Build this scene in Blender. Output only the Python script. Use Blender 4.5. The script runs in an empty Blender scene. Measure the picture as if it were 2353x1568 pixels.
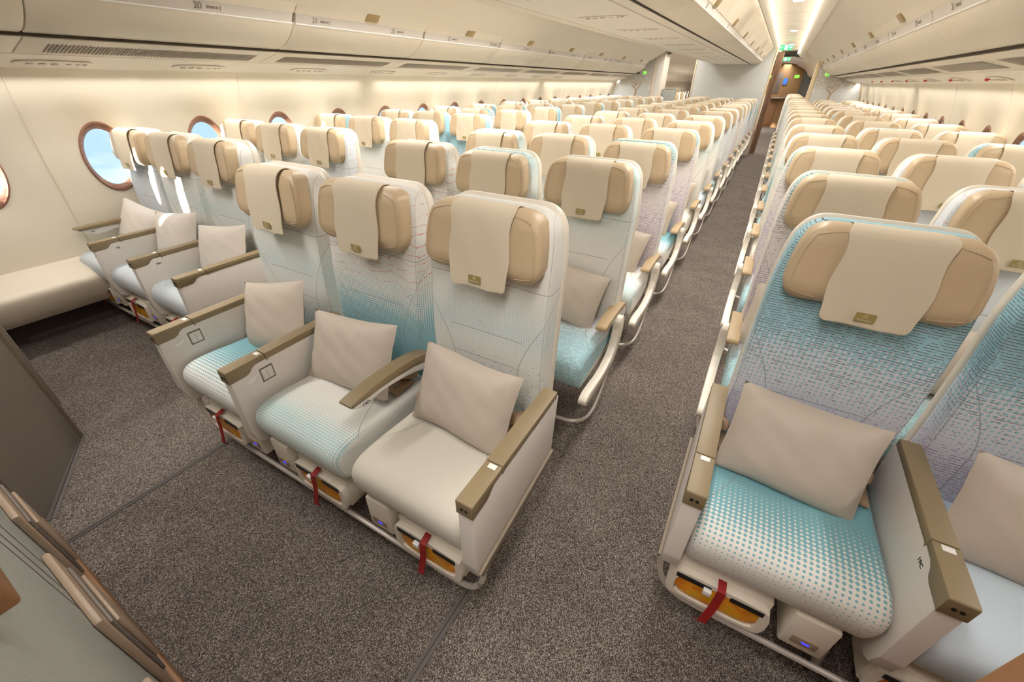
import bpy, bmesh, math, random
from mathutils import Vector, Matrix
R = math.radians
random.seed(7)
SC = bpy.context.scene
COL = SC.collection

# ------------------------------------------------------------------ node helpers
def lin(c):
    return tuple(((v/255)/12.92 if v/255 <= .04045 else ((v/255+.055)/1.055)**2.4) for v in c)

class NT:
    def __init__(s, name):
        s.m = bpy.data.materials.new(name); s.m.use_nodes = True
        s.t = s.m.node_tree; s.b = s.t.nodes['Principled BSDF']
    def n(s, kind, **k):
        nd = s.t.nodes.new(kind)
        for a, v in k.items(): setattr(nd, a, v)
        return nd
    def l(s, a, b): s.t.links.new(a, b)
    def put(s, sock, v):
        if hasattr(v, 'is_linked') or isinstance(v, bpy.types.NodeSocket): s.l(v, sock)
        else: sock.default_value = v
    def math(s, op, a, b=None, c=None, clamp=False):
        nd = s.n('ShaderNodeMath', operation=op, use_clamp=clamp)
        s.put(nd.inputs[0], a)
        if b is not None: s.put(nd.inputs[1], b)
        if c is not None: s.put(nd.inputs[2], c)
        return nd.outputs[0]
    def mix(s, f, a, b):
        nd = s.n('ShaderNodeMix', data_type='RGBA')
        s.put(nd.inputs[0], f)
        s.put(nd.inputs[6], a if not isinstance(a, tuple) else (*a, 1))
        s.put(nd.inputs[7], b if not isinstance(b, tuple) else (*b, 1))
        return nd.outputs[2]
    def ramp(s, f, stops):
        nd = s.n('ShaderNodeValToRGB'); e = nd.color_ramp.elements
        while len(e) > 1: e.remove(e[-1])
        for i, (p, v) in enumerate(stops):
            q = e[0] if i == 0 else e.new(p)
            q.position = p
            q.color = (*v, 1) if isinstance(v, tuple) else (v, v, v, 1)
        s.put(nd.inputs[0], f)
        return nd.outputs[0]
    def noise(s, vec, scale, detail=2.0, rough=.5):
        nd = s.n('ShaderNodeTexNoise'); nd.inputs['Scale'].default_value = scale
        nd.inputs['Detail'].default_value = detail; nd.inputs['Roughness'].default_value = rough
        if vec is not None: s.l(vec, nd.inputs['Vector'])
        return nd.outputs[0]
    def bump(s, h, strength=.2, dist=.001):
        nd = s.n('ShaderNodeBump'); nd.inputs['Strength'].default_value = strength
        nd.inputs['Distance'].default_value = dist; s.l(h, nd.inputs['Height'])
        s.l(nd.outputs[0], s.b.inputs['Normal'])
    def obj(s): return s.n('ShaderNodeTexCoord').outputs['Object']

def plain(name, rgb, rough=.5, metal=0.0, spec=.5, noise=0, nscale=40, bump=0, coat=0):
    t = NT(name); c = lin(rgb)
    t.b.inputs['Roughness'].default_value = rough
    t.b.inputs['Metallic'].default_value = metal
    t.b.inputs['Specular IOR Level'].default_value = spec
    t.b.inputs['Coat Weight'].default_value = coat
    if not noise and not bump:
        t.b.inputs['Base Color'].default_value = (*c, 1); return t.m
    f = t.noise(t.obj(), nscale, 2, .6)
    k = max(noise, .02)
    t.l(t.mix(f, tuple(v*(1-k) for v in c), tuple(min(1, v*(1+k)) for v in c)), t.b.inputs['Base Color'])
    if bump: t.bump(f, bump, .001)
    return t.m

def emit(name, rgb, strength):
    t = NT(name)
    t.b.inputs['Base Color'].default_value = (*lin(rgb), 1)
    t.b.inputs['Emission Color'].default_value = (*lin(rgb), 1)
    t.b.inputs['Emission Strength'].default_value = strength
    return t.m

M = {}
M['plastic'] = plain('cream_plastic', (232, 222, 206), .38)
M['white'] = plain('white_plastic', (232, 228, 222), .35)
M['panel'] = plain('console_panel', (222, 214, 206), .32)
M['wallp'] = plain('wall_laminate', (238, 228, 208), .45)
M['ceil'] = plain('ceiling_panel', (242, 234, 220), .5)
M['binm'] = plain('bin_laminate', (228, 216, 196), .42)
M['ledge'] = plain('bin_ledge', (205, 196, 186), .5)
M['dark'] = plain('dark_gap', (70, 58, 46), .8)
M['black'] = plain('black', (20, 18, 18), .5)
M['slot'] = plain('vent_slot', (126, 110, 94), .7)
M['gold'] = plain('bronze_latch', (168, 142, 98), .35, .3)
M['cap'] = plain('armrest_cap', (141, 123, 93), .45, noise=.06, nscale=500)
M['pad'] = plain('armrest_pad', (162, 138, 102), .5, noise=.04, nscale=300, bump=.1)
M['leather'] = plain('tan_leather', (198, 175, 142), .42, noise=.05, nscale=220, bump=.25)
M['cloth'] = plain('headrest_cloth', (212, 198, 174), .9, noise=.05, nscale=260, bump=.3)
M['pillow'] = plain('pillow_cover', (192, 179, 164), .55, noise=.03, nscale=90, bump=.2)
M['pillow_sunlit'] = plain('pillow_cover_sunlit', (220, 210, 198), .5, noise=.03, nscale=90, bump=.2)  # same beige cover, with the window sunlight put into a paler colour
M['logo'] = plain('logo_gold', (160, 142, 88), .5)
M['ink'] = plain('ink', (40, 36, 34), .6)
M['inkgrey'] = plain('grey_ink', (140, 128, 116), .6)
M['metal'] = plain('brushed_metal', (170, 165, 160), .35, .85)
M['tube'] = plain('painted_tube', (205, 195, 186), .35, .3)
M['steel'] = plain('steel_foot', (150, 146, 142), .3, .9)
M['red'] = plain('red_strap', (150, 22, 20), .6)
M['redtag'] = plain('red_tag', (215, 60, 40), .5)
M['belt'] = plain('belt_leather', (176, 146, 116), .5, bump=.2, nscale=150)
M['mono'] = plain('grey_laminate', (120, 109, 99), .45, noise=.05, nscale=5)
M['tan'] = plain('tan_laminate', (164, 142, 120), .42)
M['brown'] = plain('brown_leather', (150, 108, 72), .5, noise=.05, nscale=200, bump=.2)
M['curtain'] = plain('curtain_cloth', (150, 118, 92), .85, noise=.1, nscale=60)
M['galley'] = plain('galley_veneer', (150, 116, 76), .5, noise=.12, nscale=12)
M['track'] = plain('track_cover', (92, 84, 80), .6)
M['greyrub'] = plain('bumper', (130, 116, 98), .5)
M['edge'] = plain('partition_edge', (222, 200, 166), .45)
M['glowgreen'] = emit('green_sign', (110, 230, 60), 1.6)
M['exitgreen'] = emit('exit_green', (40, 165, 95), .8)
M['exitwhite'] = emit('exit_white', (235, 250, 235), 1.2)
M['blue'] = emit('blue_screen', (40, 90, 220), 1.5)
M['led'] = emit('cove_led', (255, 244, 228), 2.6)
M['led2'] = emit('downlight', (255, 250, 240), 3.5)
M['bluedot'] = emit('blue_dot', (60, 60, 230), 1.2)

def carpet():
    t = NT('carpet'); o = t.obj()
    vo = t.n('ShaderNodeTexVoronoi'); vo.inputs['Scale'].default_value = 620
    mp = t.n('ShaderNodeMapping'); mp.inputs['Scale'].default_value = (1, .62, 1); mp.inputs['Rotation'].default_value = (0, 0, .5)
    t.l(o, mp.inputs[0]); t.l(mp.outputs[0], vo.inputs['Vector'])
    sp = t.n('ShaderNodeSeparateColor'); t.l(vo.outputs['Color'], sp.inputs[0])
    big = t.noise(o, 5, 3, .6)
    v = t.math('ADD', sp.outputs[0], t.math('MULTIPLY', t.math('SUBTRACT', big, .5), .22))
    c = t.ramp(v, [(.0, lin((56, 48, 44))), (.4, lin((79, 70, 64))), (.65, lin((113, 103, 96))), (.88, lin((158, 148, 139))), (1, lin((176, 166, 156)))])
    t.l(c, t.b.inputs['Base Color']); t.b.inputs['Roughness'].default_value = 1
    t.b.inputs['Specular IOR Level'].default_value = .1
    t.bump(vo.outputs['Distance'], .5, .002)
    return t.m
M['carpet'] = carpet()

def wood():
    t = NT('wood_trim'); o = t.obj()
    mp = t.n('ShaderNodeMapping'); mp.inputs['Scale'].default_value = (3, 3, 30); t.l(o, mp.inputs[0])
    f = t.noise(mp.outputs[0], 6, 5, .6)
    t.l(t.ramp(f, [(.3, lin((122, 84, 66))), (.55, lin((156, 114, 92))), (.75, lin((178, 138, 114)))]), t.b.inputs['Base Color'])
    t.b.inputs['Roughness'].default_value = .4
    return t.m
M['wood'] = wood()

def woven(name, a, b, sc=220):
    t = NT(name); o = t.obj()
    mp = t.n('ShaderNodeMapping'); mp.inputs['Scale'].default_value = (1, 1, .25); t.l(o, mp.inputs[0])
    f = t.noise(mp.outputs[0], sc, 3, .6)
    t.l(t.mix(f, lin(a), lin(b)), t.b.inputs['Base Color']); t.b.inputs['Roughness'].default_value = .7
    t.bump(f, .15, .001)
    return t.m
M['greypanel'] = woven('woven_grey_panel', (150, 152, 146), (180, 180, 172))
M['partition'] = woven('pale_blue_partition', (204, 206, 204), (222, 222, 218), 60)

def glass():
    t = NT('window_glass'); nt = t.t; nt.nodes.remove(t.b)
    out = [n for n in nt.nodes if n.type == 'OUTPUT_MATERIAL'][0]
    tr = t.n('ShaderNodeBsdfTransparent'); tr.inputs[0].default_value = (.96, .98, 1, 1)
    gl = t.n('ShaderNodeBsdfGlossy'); gl.inputs['Roughness'].default_value = .05
    mx = t.n('ShaderNodeMixShader'); mx.inputs[0].default_value = .05
    t.l(tr.outputs[0], mx.inputs[1]); t.l(gl.outputs[0], mx.inputs[2]); t.l(mx.outputs[0], out.inputs[0])
    return t.m
M['glass'] = glass()
def vest_mat():
    t = NT('life_vest_orange'); o = t.obj()
    f = t.noise(o, 18, 3, .6)
    t.l(t.ramp(f, [(.35, lin((214, 124, 16))), (.5, lin((238, 158, 24))), (.62, lin((226, 176, 24)))]), t.b.inputs['Base Color'])
    t.b.inputs['Roughness'].default_value = .35; t.bump(t.noise(o, 60, 3), .5, .004)
    return t.m
M['vest'] = vest_mat()

TEAL, BROWN, PURPLE, REDC = lin((126, 176, 186)), lin((96, 84, 72)), lin((168, 142, 186)), lin((214, 122, 118))
CREAM = lin((226, 223, 216))
def fabric(name, base=CREAM, teal=None, brown=None, purple=None, red=None, back=True, tealcol=TEAL, length=.85, cell=.0135):
    """printed seat fabric; UV in metres: u across, v along the panel"""
    t = NT(name)
    uv = t.n('ShaderNodeUVMap'); uv.uv_map = 'UVMap'
    sx = t.n('ShaderNodeSeparateXYZ'); t.l(uv.outputs[0], sx.inputs[0]); u, v = sx.outputs[0], sx.outputs[1]
    vn = t.math('DIVIDE', v, length)
    wob = t.noise(uv.outputs[0], 14, 2)
    vw = t.math('ADD', vn, t.math('MULTIPLY', t.math('SUBTRACT', wob, .5), .06))
    col = base
    k = 2*math.pi/cell
    if teal:
        h = t.math('ADD', t.math('MULTIPLY', t.math('ADD', t.math('COSINE', t.math('MULTIPLY', u, k)), t.math('COSINE', t.math('MULTIPLY', v, k))), .25), .5)
        m = t.math('MULTIPLY', t.math('SUBTRACT', t.math('MULTIPLY', t.ramp(vw, teal), 1.16), h), 7, clamp=True)
        m = t.math('MULTIPLY', m, 1.0, clamp=True)
        weave = t.noise(uv.outputs[0], 900, 0)
        tc = t.mix(weave, tuple(c*.8 for c in tealcol), tuple(min(1, c*1.2) for c in tealcol))
        col = t.mix(m, col, tc)
    def dashes(col, stops, colr, pitch, width, nsc, seed, wave=0.0):
        vv = v
        if wave:
            vv = t.math('ADD', v, t.math('MULTIPLY', t.math('SUBTRACT', t.noise(uv.outputs[0], 9+seed, 2), .5), wave))
        q = t.math('DIVIDE', vv, pitch); row = t.math('FLOOR', q)
        on = t.math('LESS_THAN', t.math('FRACT', q), width)
        cb = t.n('ShaderNodeCombineXYZ'); t.l(t.math('MULTIPLY', u, nsc), cb.inputs[0])
        t.l(t.math('MULTIPLY', row, 7.31+seed), cb.inputs[1])
        nz = t.noise(cb.outputs[0], 1.0, 1)
        th = t.math('SUBTRACT', .76, t.math('MULTIPLY', t.ramp(vw, stops), .36))
        d = t.math('GREATER_THAN', nz, th)
        return t.mix(t.math('MULTIPLY', on, d), col, colr)
    if purple: col = dashes(col, purple, PURPLE, .009, .3, 130, 3.3)
    if red: col = dashes(col, red, REDC, .03, .07, 160, 5.1, .06)
    if brown: col = dashes(col, brown, BROWN, .0072, .19, 62, 1.7)
    # sewn seams
    au = t.math('ABSOLUTE', u)
    if back:
        s1 = t.math('LESS_THAN', t.math('ABSOLUTE', t.math('SUBTRACT', v, .235)), .0017)
        s2 = t.math('LESS_THAN', t.math('ABSOLUTE', t.math('SUBTRACT', v, .34)), .0017)
        inn = t.math('LESS_THAN', au, .14)
        hs = t.math('MULTIPLY', t.math('MAXIMUM', s1, s2), inn)
        s3 = t.math('LESS_THAN', t.math('ABSOLUTE', t.math('SUBTRACT', v, .52)), .0017)
        cur = t.math('ADD', .125, t.math('MULTIPLY', t.math('POWER', t.math('MAXIMUM', t.math('SUBTRACT', v, .2), 0), 1.7), 1.25))
        sc_ = t.math('LESS_THAN', t.math('ABSOLUTE', t.math('SUBTRACT', au, cur)), .0018)
        s4 = t.math('LESS_THAN', t.math('ABSOLUTE', t.math('SUBTRACT', au, .222)), .0014)
        seam = t.math('MAXIMUM', t.math('MAXIMUM', hs, s3), t.math('MAXIMUM', sc_, s4))
        puff = t.math('MULTIPLY', t.math('SINE', t.math('MULTIPLY', v, 60)), .0)
    else:
        cur = t.math('ADD', .10, t.math('MULTIPLY', t.math('POWER', t.math('MAXIMUM', v, 0), 2.0), .9))
        vlim = t.math('LESS_THAN', v, .36)
        seam = t.math('MULTIPLY', t.math('LESS_THAN', t.math('ABSOLUTE', t.math('SUBTRACT', au, cur)), .0018), vlim)
    col = t.mix(t.math('MULTIPLY', seam, .55), col, tuple(c*.35 for c in base))
    t.l(col, t.b.inputs['Base Color'])
    t.b.inputs['Roughness'].default_value = .92; t.b.inputs['Specular IOR Level'].default_value = .15
    t.b.inputs['Sheen Weight'].default_value = .15
    rib = t.math('MULTIPLY', t.math('SINE', t.math('MULTIPLY', v, 1600)), .25)
    t.bump(rib, .3, .0012)
    return t.m

BACK = {
 'A': (fabric('fabric_red_wave_teal', cell=.0095, teal=[(0, 1), (.12, .97), (.3, .72), (.42, .4), (.52, .18), (.58, 0)], red=[(.42, 0), (.5, .75), (.7, .95), (.85, .4), (1, .1)]), 'teal dotted fabric with red wavy dashes'),
 'B': (fabric('fabric_pale_teal_brown', cell=.0095, teal=[(0, .62), (.1, .5), (.2, .2), (.3, .15), (.42, .5), (.5, .42), (.6, .12), (.66, 0)], brown=[(0, 1), (.1, .8), (.22, .5), (.32, .12), (.36, 0)], purple=None, tealcol=lin((190, 213, 214))), 'pale cream fabric with a soft dotted band'),
 'C': (fabric('fabric_teal_brown_purple', base=lin((216, 217, 226)), teal=[(0, 0), (.22, 0), (.34, .3), (.46, .45), (.55, .85), (.62, 1), (.9, 1), (1, .3)], brown=[(.26, 0), (.34, .45), (.5, .8), (.62, .98), (.85, .95), (1, .5)], purple=[(0, .95), (.2, .85), (.32, .25), (.38, 0)], tealcol=lin((158, 200, 212))), 'blue-teal fabric with brown dash lines'),
 'D': (fabric('fabric_cream_dot_band', cell=.0095, teal=[(0, 0), (.42, 0), (.52, .3), (.62, .5), (.7, .3), (.8, .55), (.9, .7), (1, .6)], brown=[(.72, 0), (.85, .5), (1, .9)], tealcol=lin((188, 214, 214))), 'cream fabric with a pale teal dot band'),
 'E': (fabric('fabric_lilac_brown', base=lin((222, 215, 213)), purple=[(0, .9), (.4, .9), (.52, .5), (.6, 0)], brown=[(.5, 0), (.6, .5), (.72, .8), (.8, 1), (1, 1)], teal=[(.6, 0), (.75, .35), (.85, .9), (1, .9)], tealcol=lin((150, 180, 182))), 'lilac-dashed fabric with a dark speckled top'),
 'F': (fabric('fabric_plain_blue_white', base=lin((218, 222, 225)), red=[(.55, 0), (.7, .6), (1, .6)]), 'blue-white fabric with faint red dashes'),
}
SEATF = {
 'a': fabric('cushion_teal_fade', teal=[(0, 1), (.3, 1), (.46, .84), (.6, .58), (.72, .36), (.80, .16), (.88, .03), (1, 0)], purple=[(.76, 0), (.86, .4), (1, .3)], back=False, length=.6),
 'b': fabric('cushion_cream_front_dots', cell=.0095, teal=[(0, 0), (.45, 0), (.6, .35), (.7, .6), (.85, .4), (1, .2)], tealcol=lin((168, 200, 202)), back=False, length=.6),
 'c': fabric('cushion_plain_cream', base=lin((208, 201, 188)), back=False, length=.6),
 'd': fabric('cushion_dash_front', base=lin((212, 206, 206)), teal=[(0, 0), (.2, .2), (.4, .7), (.6, .95), (1, .8)], brown=[(.1, 0), (.3, .6), (.5, .95), (.7, .9), (1, .5)], purple=[(0, .6), (.2, .3), (.3, 0)], tealcol=lin((164, 200, 208)), back=False, length=.6),
 'e': fabric('cushion_blue_white', base=lin((200, 212, 222)), back=False, length=.6),
 'f': fabric('cushion_teal_rear_white_front', base=lin((210, 216, 220)), teal=[(0, .9), (.3, .7), (.5, .4), (.7, .2), (.85, 0)], back=False, length=.6),
}

# ------------------------------------------------------------------ mesh builder
class MB:
    def __init__(s): s.v = []; s.f = []; s.uv = []; s.mi = []
    def add(s, verts, faces, uvs=None, mi=0):
        o = len(s.v); s.v += [tuple(p) for p in verts]
        s.uv += (uvs if uvs else [(p[0], p[1]) for p in verts])
        s.f += [tuple(i+o for i in f) for f in faces]; s.mi += [mi]*len(faces)
        return s
    def box(s, x0, x1, y0, y1, z0, z1, bev=0.0, seg=2, mi=0, rot=None, at=None):
        bm = bmesh.new(); bmesh.ops.create_cube(bm, size=1)
        for v in bm.verts:
            v.co = Vector(((x0+x1)/2+v.co.x*(x1-x0), (y0+y1)/2+v.co.y*(y1-y0), (z0+z1)/2+v.co.z*(z1-z0)))
        if bev: bmesh.ops.bevel(bm, geom=bm.edges[:], offset=bev, segments=seg, affect='EDGES', profile=.5)
        if rot is not None:
            c = Vector(at) if at else Vector(((x0+x1)/2, (y0+y1)/2, (z0+z1)/2))
            for v in bm.verts: v.co = rot @ (v.co-c) + c
        return s.bm(bm, mi)
    def bm(s, bm, mi=0):
        bm.verts.ensure_lookup_table()
        s.add([v.co[:] for v in bm.verts], [[v.index for v in f.verts] for f in bm.faces], mi=mi); bm.free(); return s
    def prism(s, poly, x0, x1, bev=0.0, seg=2, mi=0, axis='x'):
        bm = bmesh.new()
        def P(a, b, c): return Vector((c, a, b)) if axis == 'x' else (Vector((a, c, b)) if axis == 'y' else Vector((a, b, c)))
        A = [bm.verts.new(P(a, b, x0)) for a, b in poly]; B = [bm.verts.new(P(a, b, x1)) for a, b in poly]
        bm.faces.new(A); bm.faces.new(B[::-1]); n = len(poly)
        for i in range(n): bm.faces.new([A[i], B[i], B[(i+1) % n], A[(i+1) % n]])
        bmesh.ops.recalc_face_normals(bm, faces=bm.faces[:])
        if bev: bmesh.ops.bevel(bm, geom=bm.edges[:], offset=bev, segments=seg, affect='EDGES', profile=.5)
        bm.verts.index_update()
        return s.bm(bm, mi)
    def rings(s, rings, uvs=None, caps=True, mi=0, closed=True):
        n = len(rings[0]); V = [p for r in rings for p in r]; F = []
        m = n if closed else n-1
        for i in range(len(rings)-1):
            for j in range(m):
                a = i*n+j; b = i*n+(j+1) % n
                F.append((a, b, b+n, a+n))
        if caps and closed: F.append(tuple(range(n))[::-1]); F.append(tuple(range((len(rings)-1)*n, len(rings)*n)))
        return s.add(V, F, [q for r in uvs for q in r] if uvs else None, mi)
    def tube(s, pts, r, n=8, mi=0, closed=False):
        pts = [Vector(p) for p in pts]; rs = []
        up = Vector((0, 0, 1)); N = len(pts)
        for i, p in enumerate(pts):
            d = (pts[min(i+1, N-1)]-pts[max(i-1, 0)]).normalized()
            a = d.cross(up) if abs(d.dot(up)) < .95 else d.cross(Vector((1, 0, 0)))
            a.normalize(); b = d.cross(a); rr = r[i] if isinstance(r, (list, tuple)) else r
            rs.append([p+(a*math.cos(t)+b*math.sin(t))*rr for t in (2*math.pi*k/n for k in range(n))])
        return s.rings(rs, mi=mi)
    def cyl(s, c, r, h, axis='z', n=16, mi=0, r2=None):
        c = Vector(c); r2 = r if r2 is None else r2
        A = {'z': (Vector((1, 0, 0)), Vector((0, 1, 0)), Vector((0, 0, 1))), 'y': (Vector((1, 0, 0)), Vector((0, 0, 1)), Vector((0, 1, 0))), 'x': (Vector((0, 1, 0)), Vector((0, 0, 1)), Vector((1, 0, 0)))}[axis]
        rs = [[c+A[2]*q*h/2+(A[0]*math.cos(t)+A[1]*math.sin(t))*(r if q < 0 else r2) for t in (2*math.pi*k/n for k in range(n))] for q in (-1, 1)]
        return s.rings(rs, mi=mi)
    def mesh(s, name, mats, angle=35):
        me = bpy.data.meshes.new(name); me.from_pydata(s.v, [], s.f)
        ul = me.uv_layers.new(name='UVMap')
        for lp in me.loops: ul.data[lp.index].uv = s.uv[lp.vertex_index]
        if not isinstance(mats, (list, tuple)): mats = [mats]
        for m in mats: me.materials.append(m)
        for p, i in zip(me.polygons, s.mi): p.material_index = i; p.use_smooth = True
        bm = bmesh.new(); bm.from_mesh(me); bmesh.ops.recalc_face_normals(bm, faces=bm.faces[:]); bm.to_mesh(me); bm.free()
        me.set_sharp_from_angle(angle=R(angle)); me.update()
        return me

def inst(name, me, parent=None, loc=(0, 0, 0), mat=None, rot=None):
    o = bpy.data.objects.new(name, me); COL.objects.link(o)
    o.location = loc
    if rot: o.rotation_euler = rot
    if parent: o.parent = parent
    if mat is not None:
        o.material_slots[0].link = 'OBJECT'; o.material_slots[0].material = mat
    return o
def tag(o, label=None, cat=None, group=None, kind=None):
    if label: o['label'] = label
    if cat: o['category'] = cat
    if group: o['group'] = group
    if kind: o['kind'] = kind
    return o
def empty(name, loc, label, cat, group=None):
    o = bpy.data.objects.new(name, None); COL.objects.link(o); o.location = loc; o.empty_display_size = .05
    return tag(o, label, cat, group)
def sup(a, b, e, n=40):
    out = []
    for k in range(n):
        t = 2*math.pi*(k+.5)/n; c, s = math.cos(t), math.sin(t)
        out.append((a*math.copysign(abs(c)**(2/e), c), b*math.copysign(abs(s)**(2/e), s)))
    return out
def interp(tab, x):
    if x <= tab[0][0]: return tab[0][1]
    for (a, p), (b, q) in zip(tab, tab[1:]):
        if x <= b:
            t = (x-a)/(b-a); return p+(q-p)*t
    return tab[-1][1]
def smoothpoly(pts, it=2, closed=True):
    for _ in range(it):
        n = len(pts); out = []
        for i in range(n if closed else n-1):
            a, b = pts[i], pts[(i+1) % n]
            out.append(tuple(a[k]*.75+b[k]*.25 for k in range(len(a)))); out.append(tuple(a[k]*.25+b[k]*.75 for k in range(len(a))))
        if not closed: out = [pts[0]]+out+[pts[-1]]
        pts = out
    return pts
def text_mesh(txt, size, mat, name='lettering', extrude=.0004, flip=False):
    cu = bpy.data.curves.new('t', 'FONT'); cu.body = txt; cu.size = size; cu.extrude = extrude; cu.align_x = 'CENTER'; cu.align_y = 'CENTER'
    ob = bpy.data.objects.new('t', cu); COL.objects.link(ob)
    dg = bpy.context.evaluated_depsgraph_get(); me = bpy.data.meshes.new_from_object(ob.evaluated_get(dg))
    bpy.data.objects.remove(ob); me.name = name; me.materials.clear(); me.materials.append(mat)
    return me

# ------------------------------------------------------------------ seat part meshes (local: x across, y backwards, z up)
# cushion: side profile swept across x with rounded sides
def profile_sweep(prof, w, r, vmap=None, crown=0.0, n=7, mid=9):
    prof = smoothpoly(prof, 2); N = len(prof)
    cen = (sum(p[0] for p in prof)/N, sum(p[1] for p in prof)/N)
    nor = []
    for i in range(N):
        a, b = prof[i-1], prof[(i+1) % N]; d = (b[0]-a[0], b[1]-a[1]); L = math.hypot(*d) or 1
        q = (d[1]/L, -d[0]/L)
        if (prof[i][0]-cen[0])*q[0]+(prof[i][1]-cen[1])*q[1] < 0: q = (-q[0], -q[1])
        nor.append(q)
    arc = [0]
    for i in range(1, N): arc.append(arc[-1]+math.dist(prof[i-1], prof[i]))
    arc = [min(a, 1.05*.62) for a in arc]
    st = []
    for k in range(n+1):
        th = math.pi/2*k/n; st.append((-w+r*(1-math.cos(th)), r*(1-math.sin(th))))
    xs = st+[(-w+r+(2*w-2*r)*k/(mid+1), 0) for k in range(1, mid+1)]+[(-a, b) for a, b in st[::-1]]
    rs, us = [], []
    for x, ins in xs:
        cr = crown*(1-(x/w)**2)
        rs.append([(x, prof[i][0]-nor[i][0]*ins, prof[i][1]-nor[i][1]*ins+(cr if prof[i][1] > cen[1] else 0)) for i in range(N)])
        us.append([(x, arc[i]) for i in range(N)])
    return rs, us
def cushion_mesh():
    prof = [(.53, .455), (.40, .452), (.26, .458), (.14, .468), (.06, .466), (.02, .44), (.012, .40), (.022, .355), (.04, .315), (.07, .30), (.14, .315), (.3, .33), (.53, .34)]
    def vm(p):
        y, z = p
        if z > .44 and y > .06: return .48-y
        if y < .2 and z <= .466: return .44+max(0, (.465-z))*1.15
        return .6
    rs, us = profile_sweep(prof, .219, .028, vm, .006)
    return MB().rings(rs, us).mesh('cushion', SEATF['c'], 50)
def back_rings(w0, dd, yo, z0, z1, rtop, bol, e=7, n=44, steps=22):
    yt = [(.40, .505), (.55, .497), (.7, .494), (.85, .503), (1.0, .522), (1.1, .538), (1.22, .56)]
    rs, us = [], []
    zs = [z0+(z1-z0)*k/steps for k in range(steps-4)] 
    zb = z1-rtop
    zs = [z0+(zb-z0)*k/16 for k in range(17)]
    tail = [zb+rtop*math.sin(math.pi/2*k/9) for k in range(1, 10)]
    for z in zs+tail:
        t = max(0, (z-zb)/rtop); w = w0-rtop*(1-math.sqrt(max(0, 1-t*t)))*.95
        w *= 1-.035*max(0, (.75-z))/.33
        w -= .020*max(0, min(1, (z-.98)/.16))**1.5
        d = dd*(1-.75*max(0, t-.55)/.45) if t > .55 else dd
        if z == z0: d *= .8
        y = interp(yt, z)+yo; r, u = [], []
        for a, b in sup(w, d, e, n):
            q = b-(bol*(abs(a)/w0)**2.2 if b < 0 else 0)+(bol*.3 if b < 0 else 0)
            r.append((a, y+q, z)); u.append((a+math.copysign(b+d, a), z-z0))
        rs.append(r); us.append(u)
    return rs, us
def backrest_mesh():
    rs, us = back_rings(.219, .045, 0, .43, 1.176, .07, .018)
    return MB().rings(rs, us).mesh('backrest', BACK['B'][0], 50)
def shell_mesh():
    rs, us = back_rings(.2215, .021, .048, .36, 1.178, .072, 0)
    return MB().rings(rs, us).mesh('shell', M['plastic'], 50)
def headrest_mesh():
    rs = []
    z0, z1 = .983, 1.180
    for k in range(29):
        q = k/28; z = z0+(z1-z0)*q
        w = interp([(0, .168), (.05, .181), (.14, .194), (.26, .200), (.5, .198), (.72, .191), (.86, .181), (.94, .166), (1, .142)], q)
        d = .040*interp([(0, .35), (.05, .65), (.14, .9), (.25, 1), (.8, 1), (.92, .85), (.97, .62), (1, .3)], q)
        yc = .462+.035*(q)
        r = []
        for a, b in sup(w, d, 6.5, 44):
            r.append((a, yc+b-(.010*(abs(a)/.19)**2 if b < 0 else 0), z))
        rs.append(r)
    b = MB().rings(rs)
    for sg in (-1, 1):
        pts = []
        for k in range(27):
            q = .07+.90*k/26; ww = interp([(0, .168), (.05, .181), (.14, .194), (.26, .200), (.5, .198), (.72, .191), (.86, .181), (.94, .166), (1, .142)], q)-.016-.10*max(0, (q-.86)/.11)**2-.05*max(0, (.12-q)/.05)
            ww = max(ww, .09); dd = .040*interp([(0, .35), (.05, .65), (.14, .9), (.25, 1), (.8, 1), (.92, .85), (.97, .62), (1, .3)], q)
            sx_ = min(1, ww/.2); pts.append((sg*ww, .462+.035*q-dd*(1-sx_**6.5*.6)**(1/6.5)-.010*(ww/.19)**2-.0004, z0+(z1-z0)*q))
        b.tube(pts, .0012, 5)
    return b.mesh('headrest', [M['leather'], M['pad']], 60)
def cover_mesh():
    path = [(.533, 1.155), (.52, 1.178), (.495, 1.186), (.468, 1.184), (.447, 1.170), (.437, 1.14), (.428, 1.09), (.422, 1.04), (.416, .99), (.413, .965), (.412, .950)]
    path = smoothpoly(path, 1, False); W = []
    n = len(path)
    for i, (y, z) in enumerate(path):
        w = .100+.004*math.sin(i)
        if z < .985: w -= .018*(((.985-z)/.033)**3)
        W.append(w)
    V, F = [], []
    nx = 8
    for side in (0, 1):
        for (y, z), w in zip(path, W):
            for j in range(nx+1):
                x = -w+2*w*j/nx
                wav = .0018*math.sin(x*60+z*30)
                V.append((x, y+wav+(0 if side == 0 else .003), z-(0 if side == 0 else .002)))
    off = n*(nx+1)
    for i in range(n-1):
        for j in range(nx):
            a = i*(nx+1)+j; F.append((a, a+1, a+nx+2, a+nx+1)); F.append((a+off, a+nx+1+off, a+nx+2+off, a+1+off))
    for i in range(n-1):
        for j in (0, nx):
            a = i*(nx+1)+j; F.append((a, a+nx+1, a+nx+1+off, a+off))
    for j in range(nx):
        for i in (0, n-1):
            a = i*(nx+1)+j; F.append((a, a+1, a+1+off, a+off))
    return MB().add(V, F).mesh('cover', M['cloth'], 60)
LGY = (.4085, .4105)
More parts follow.
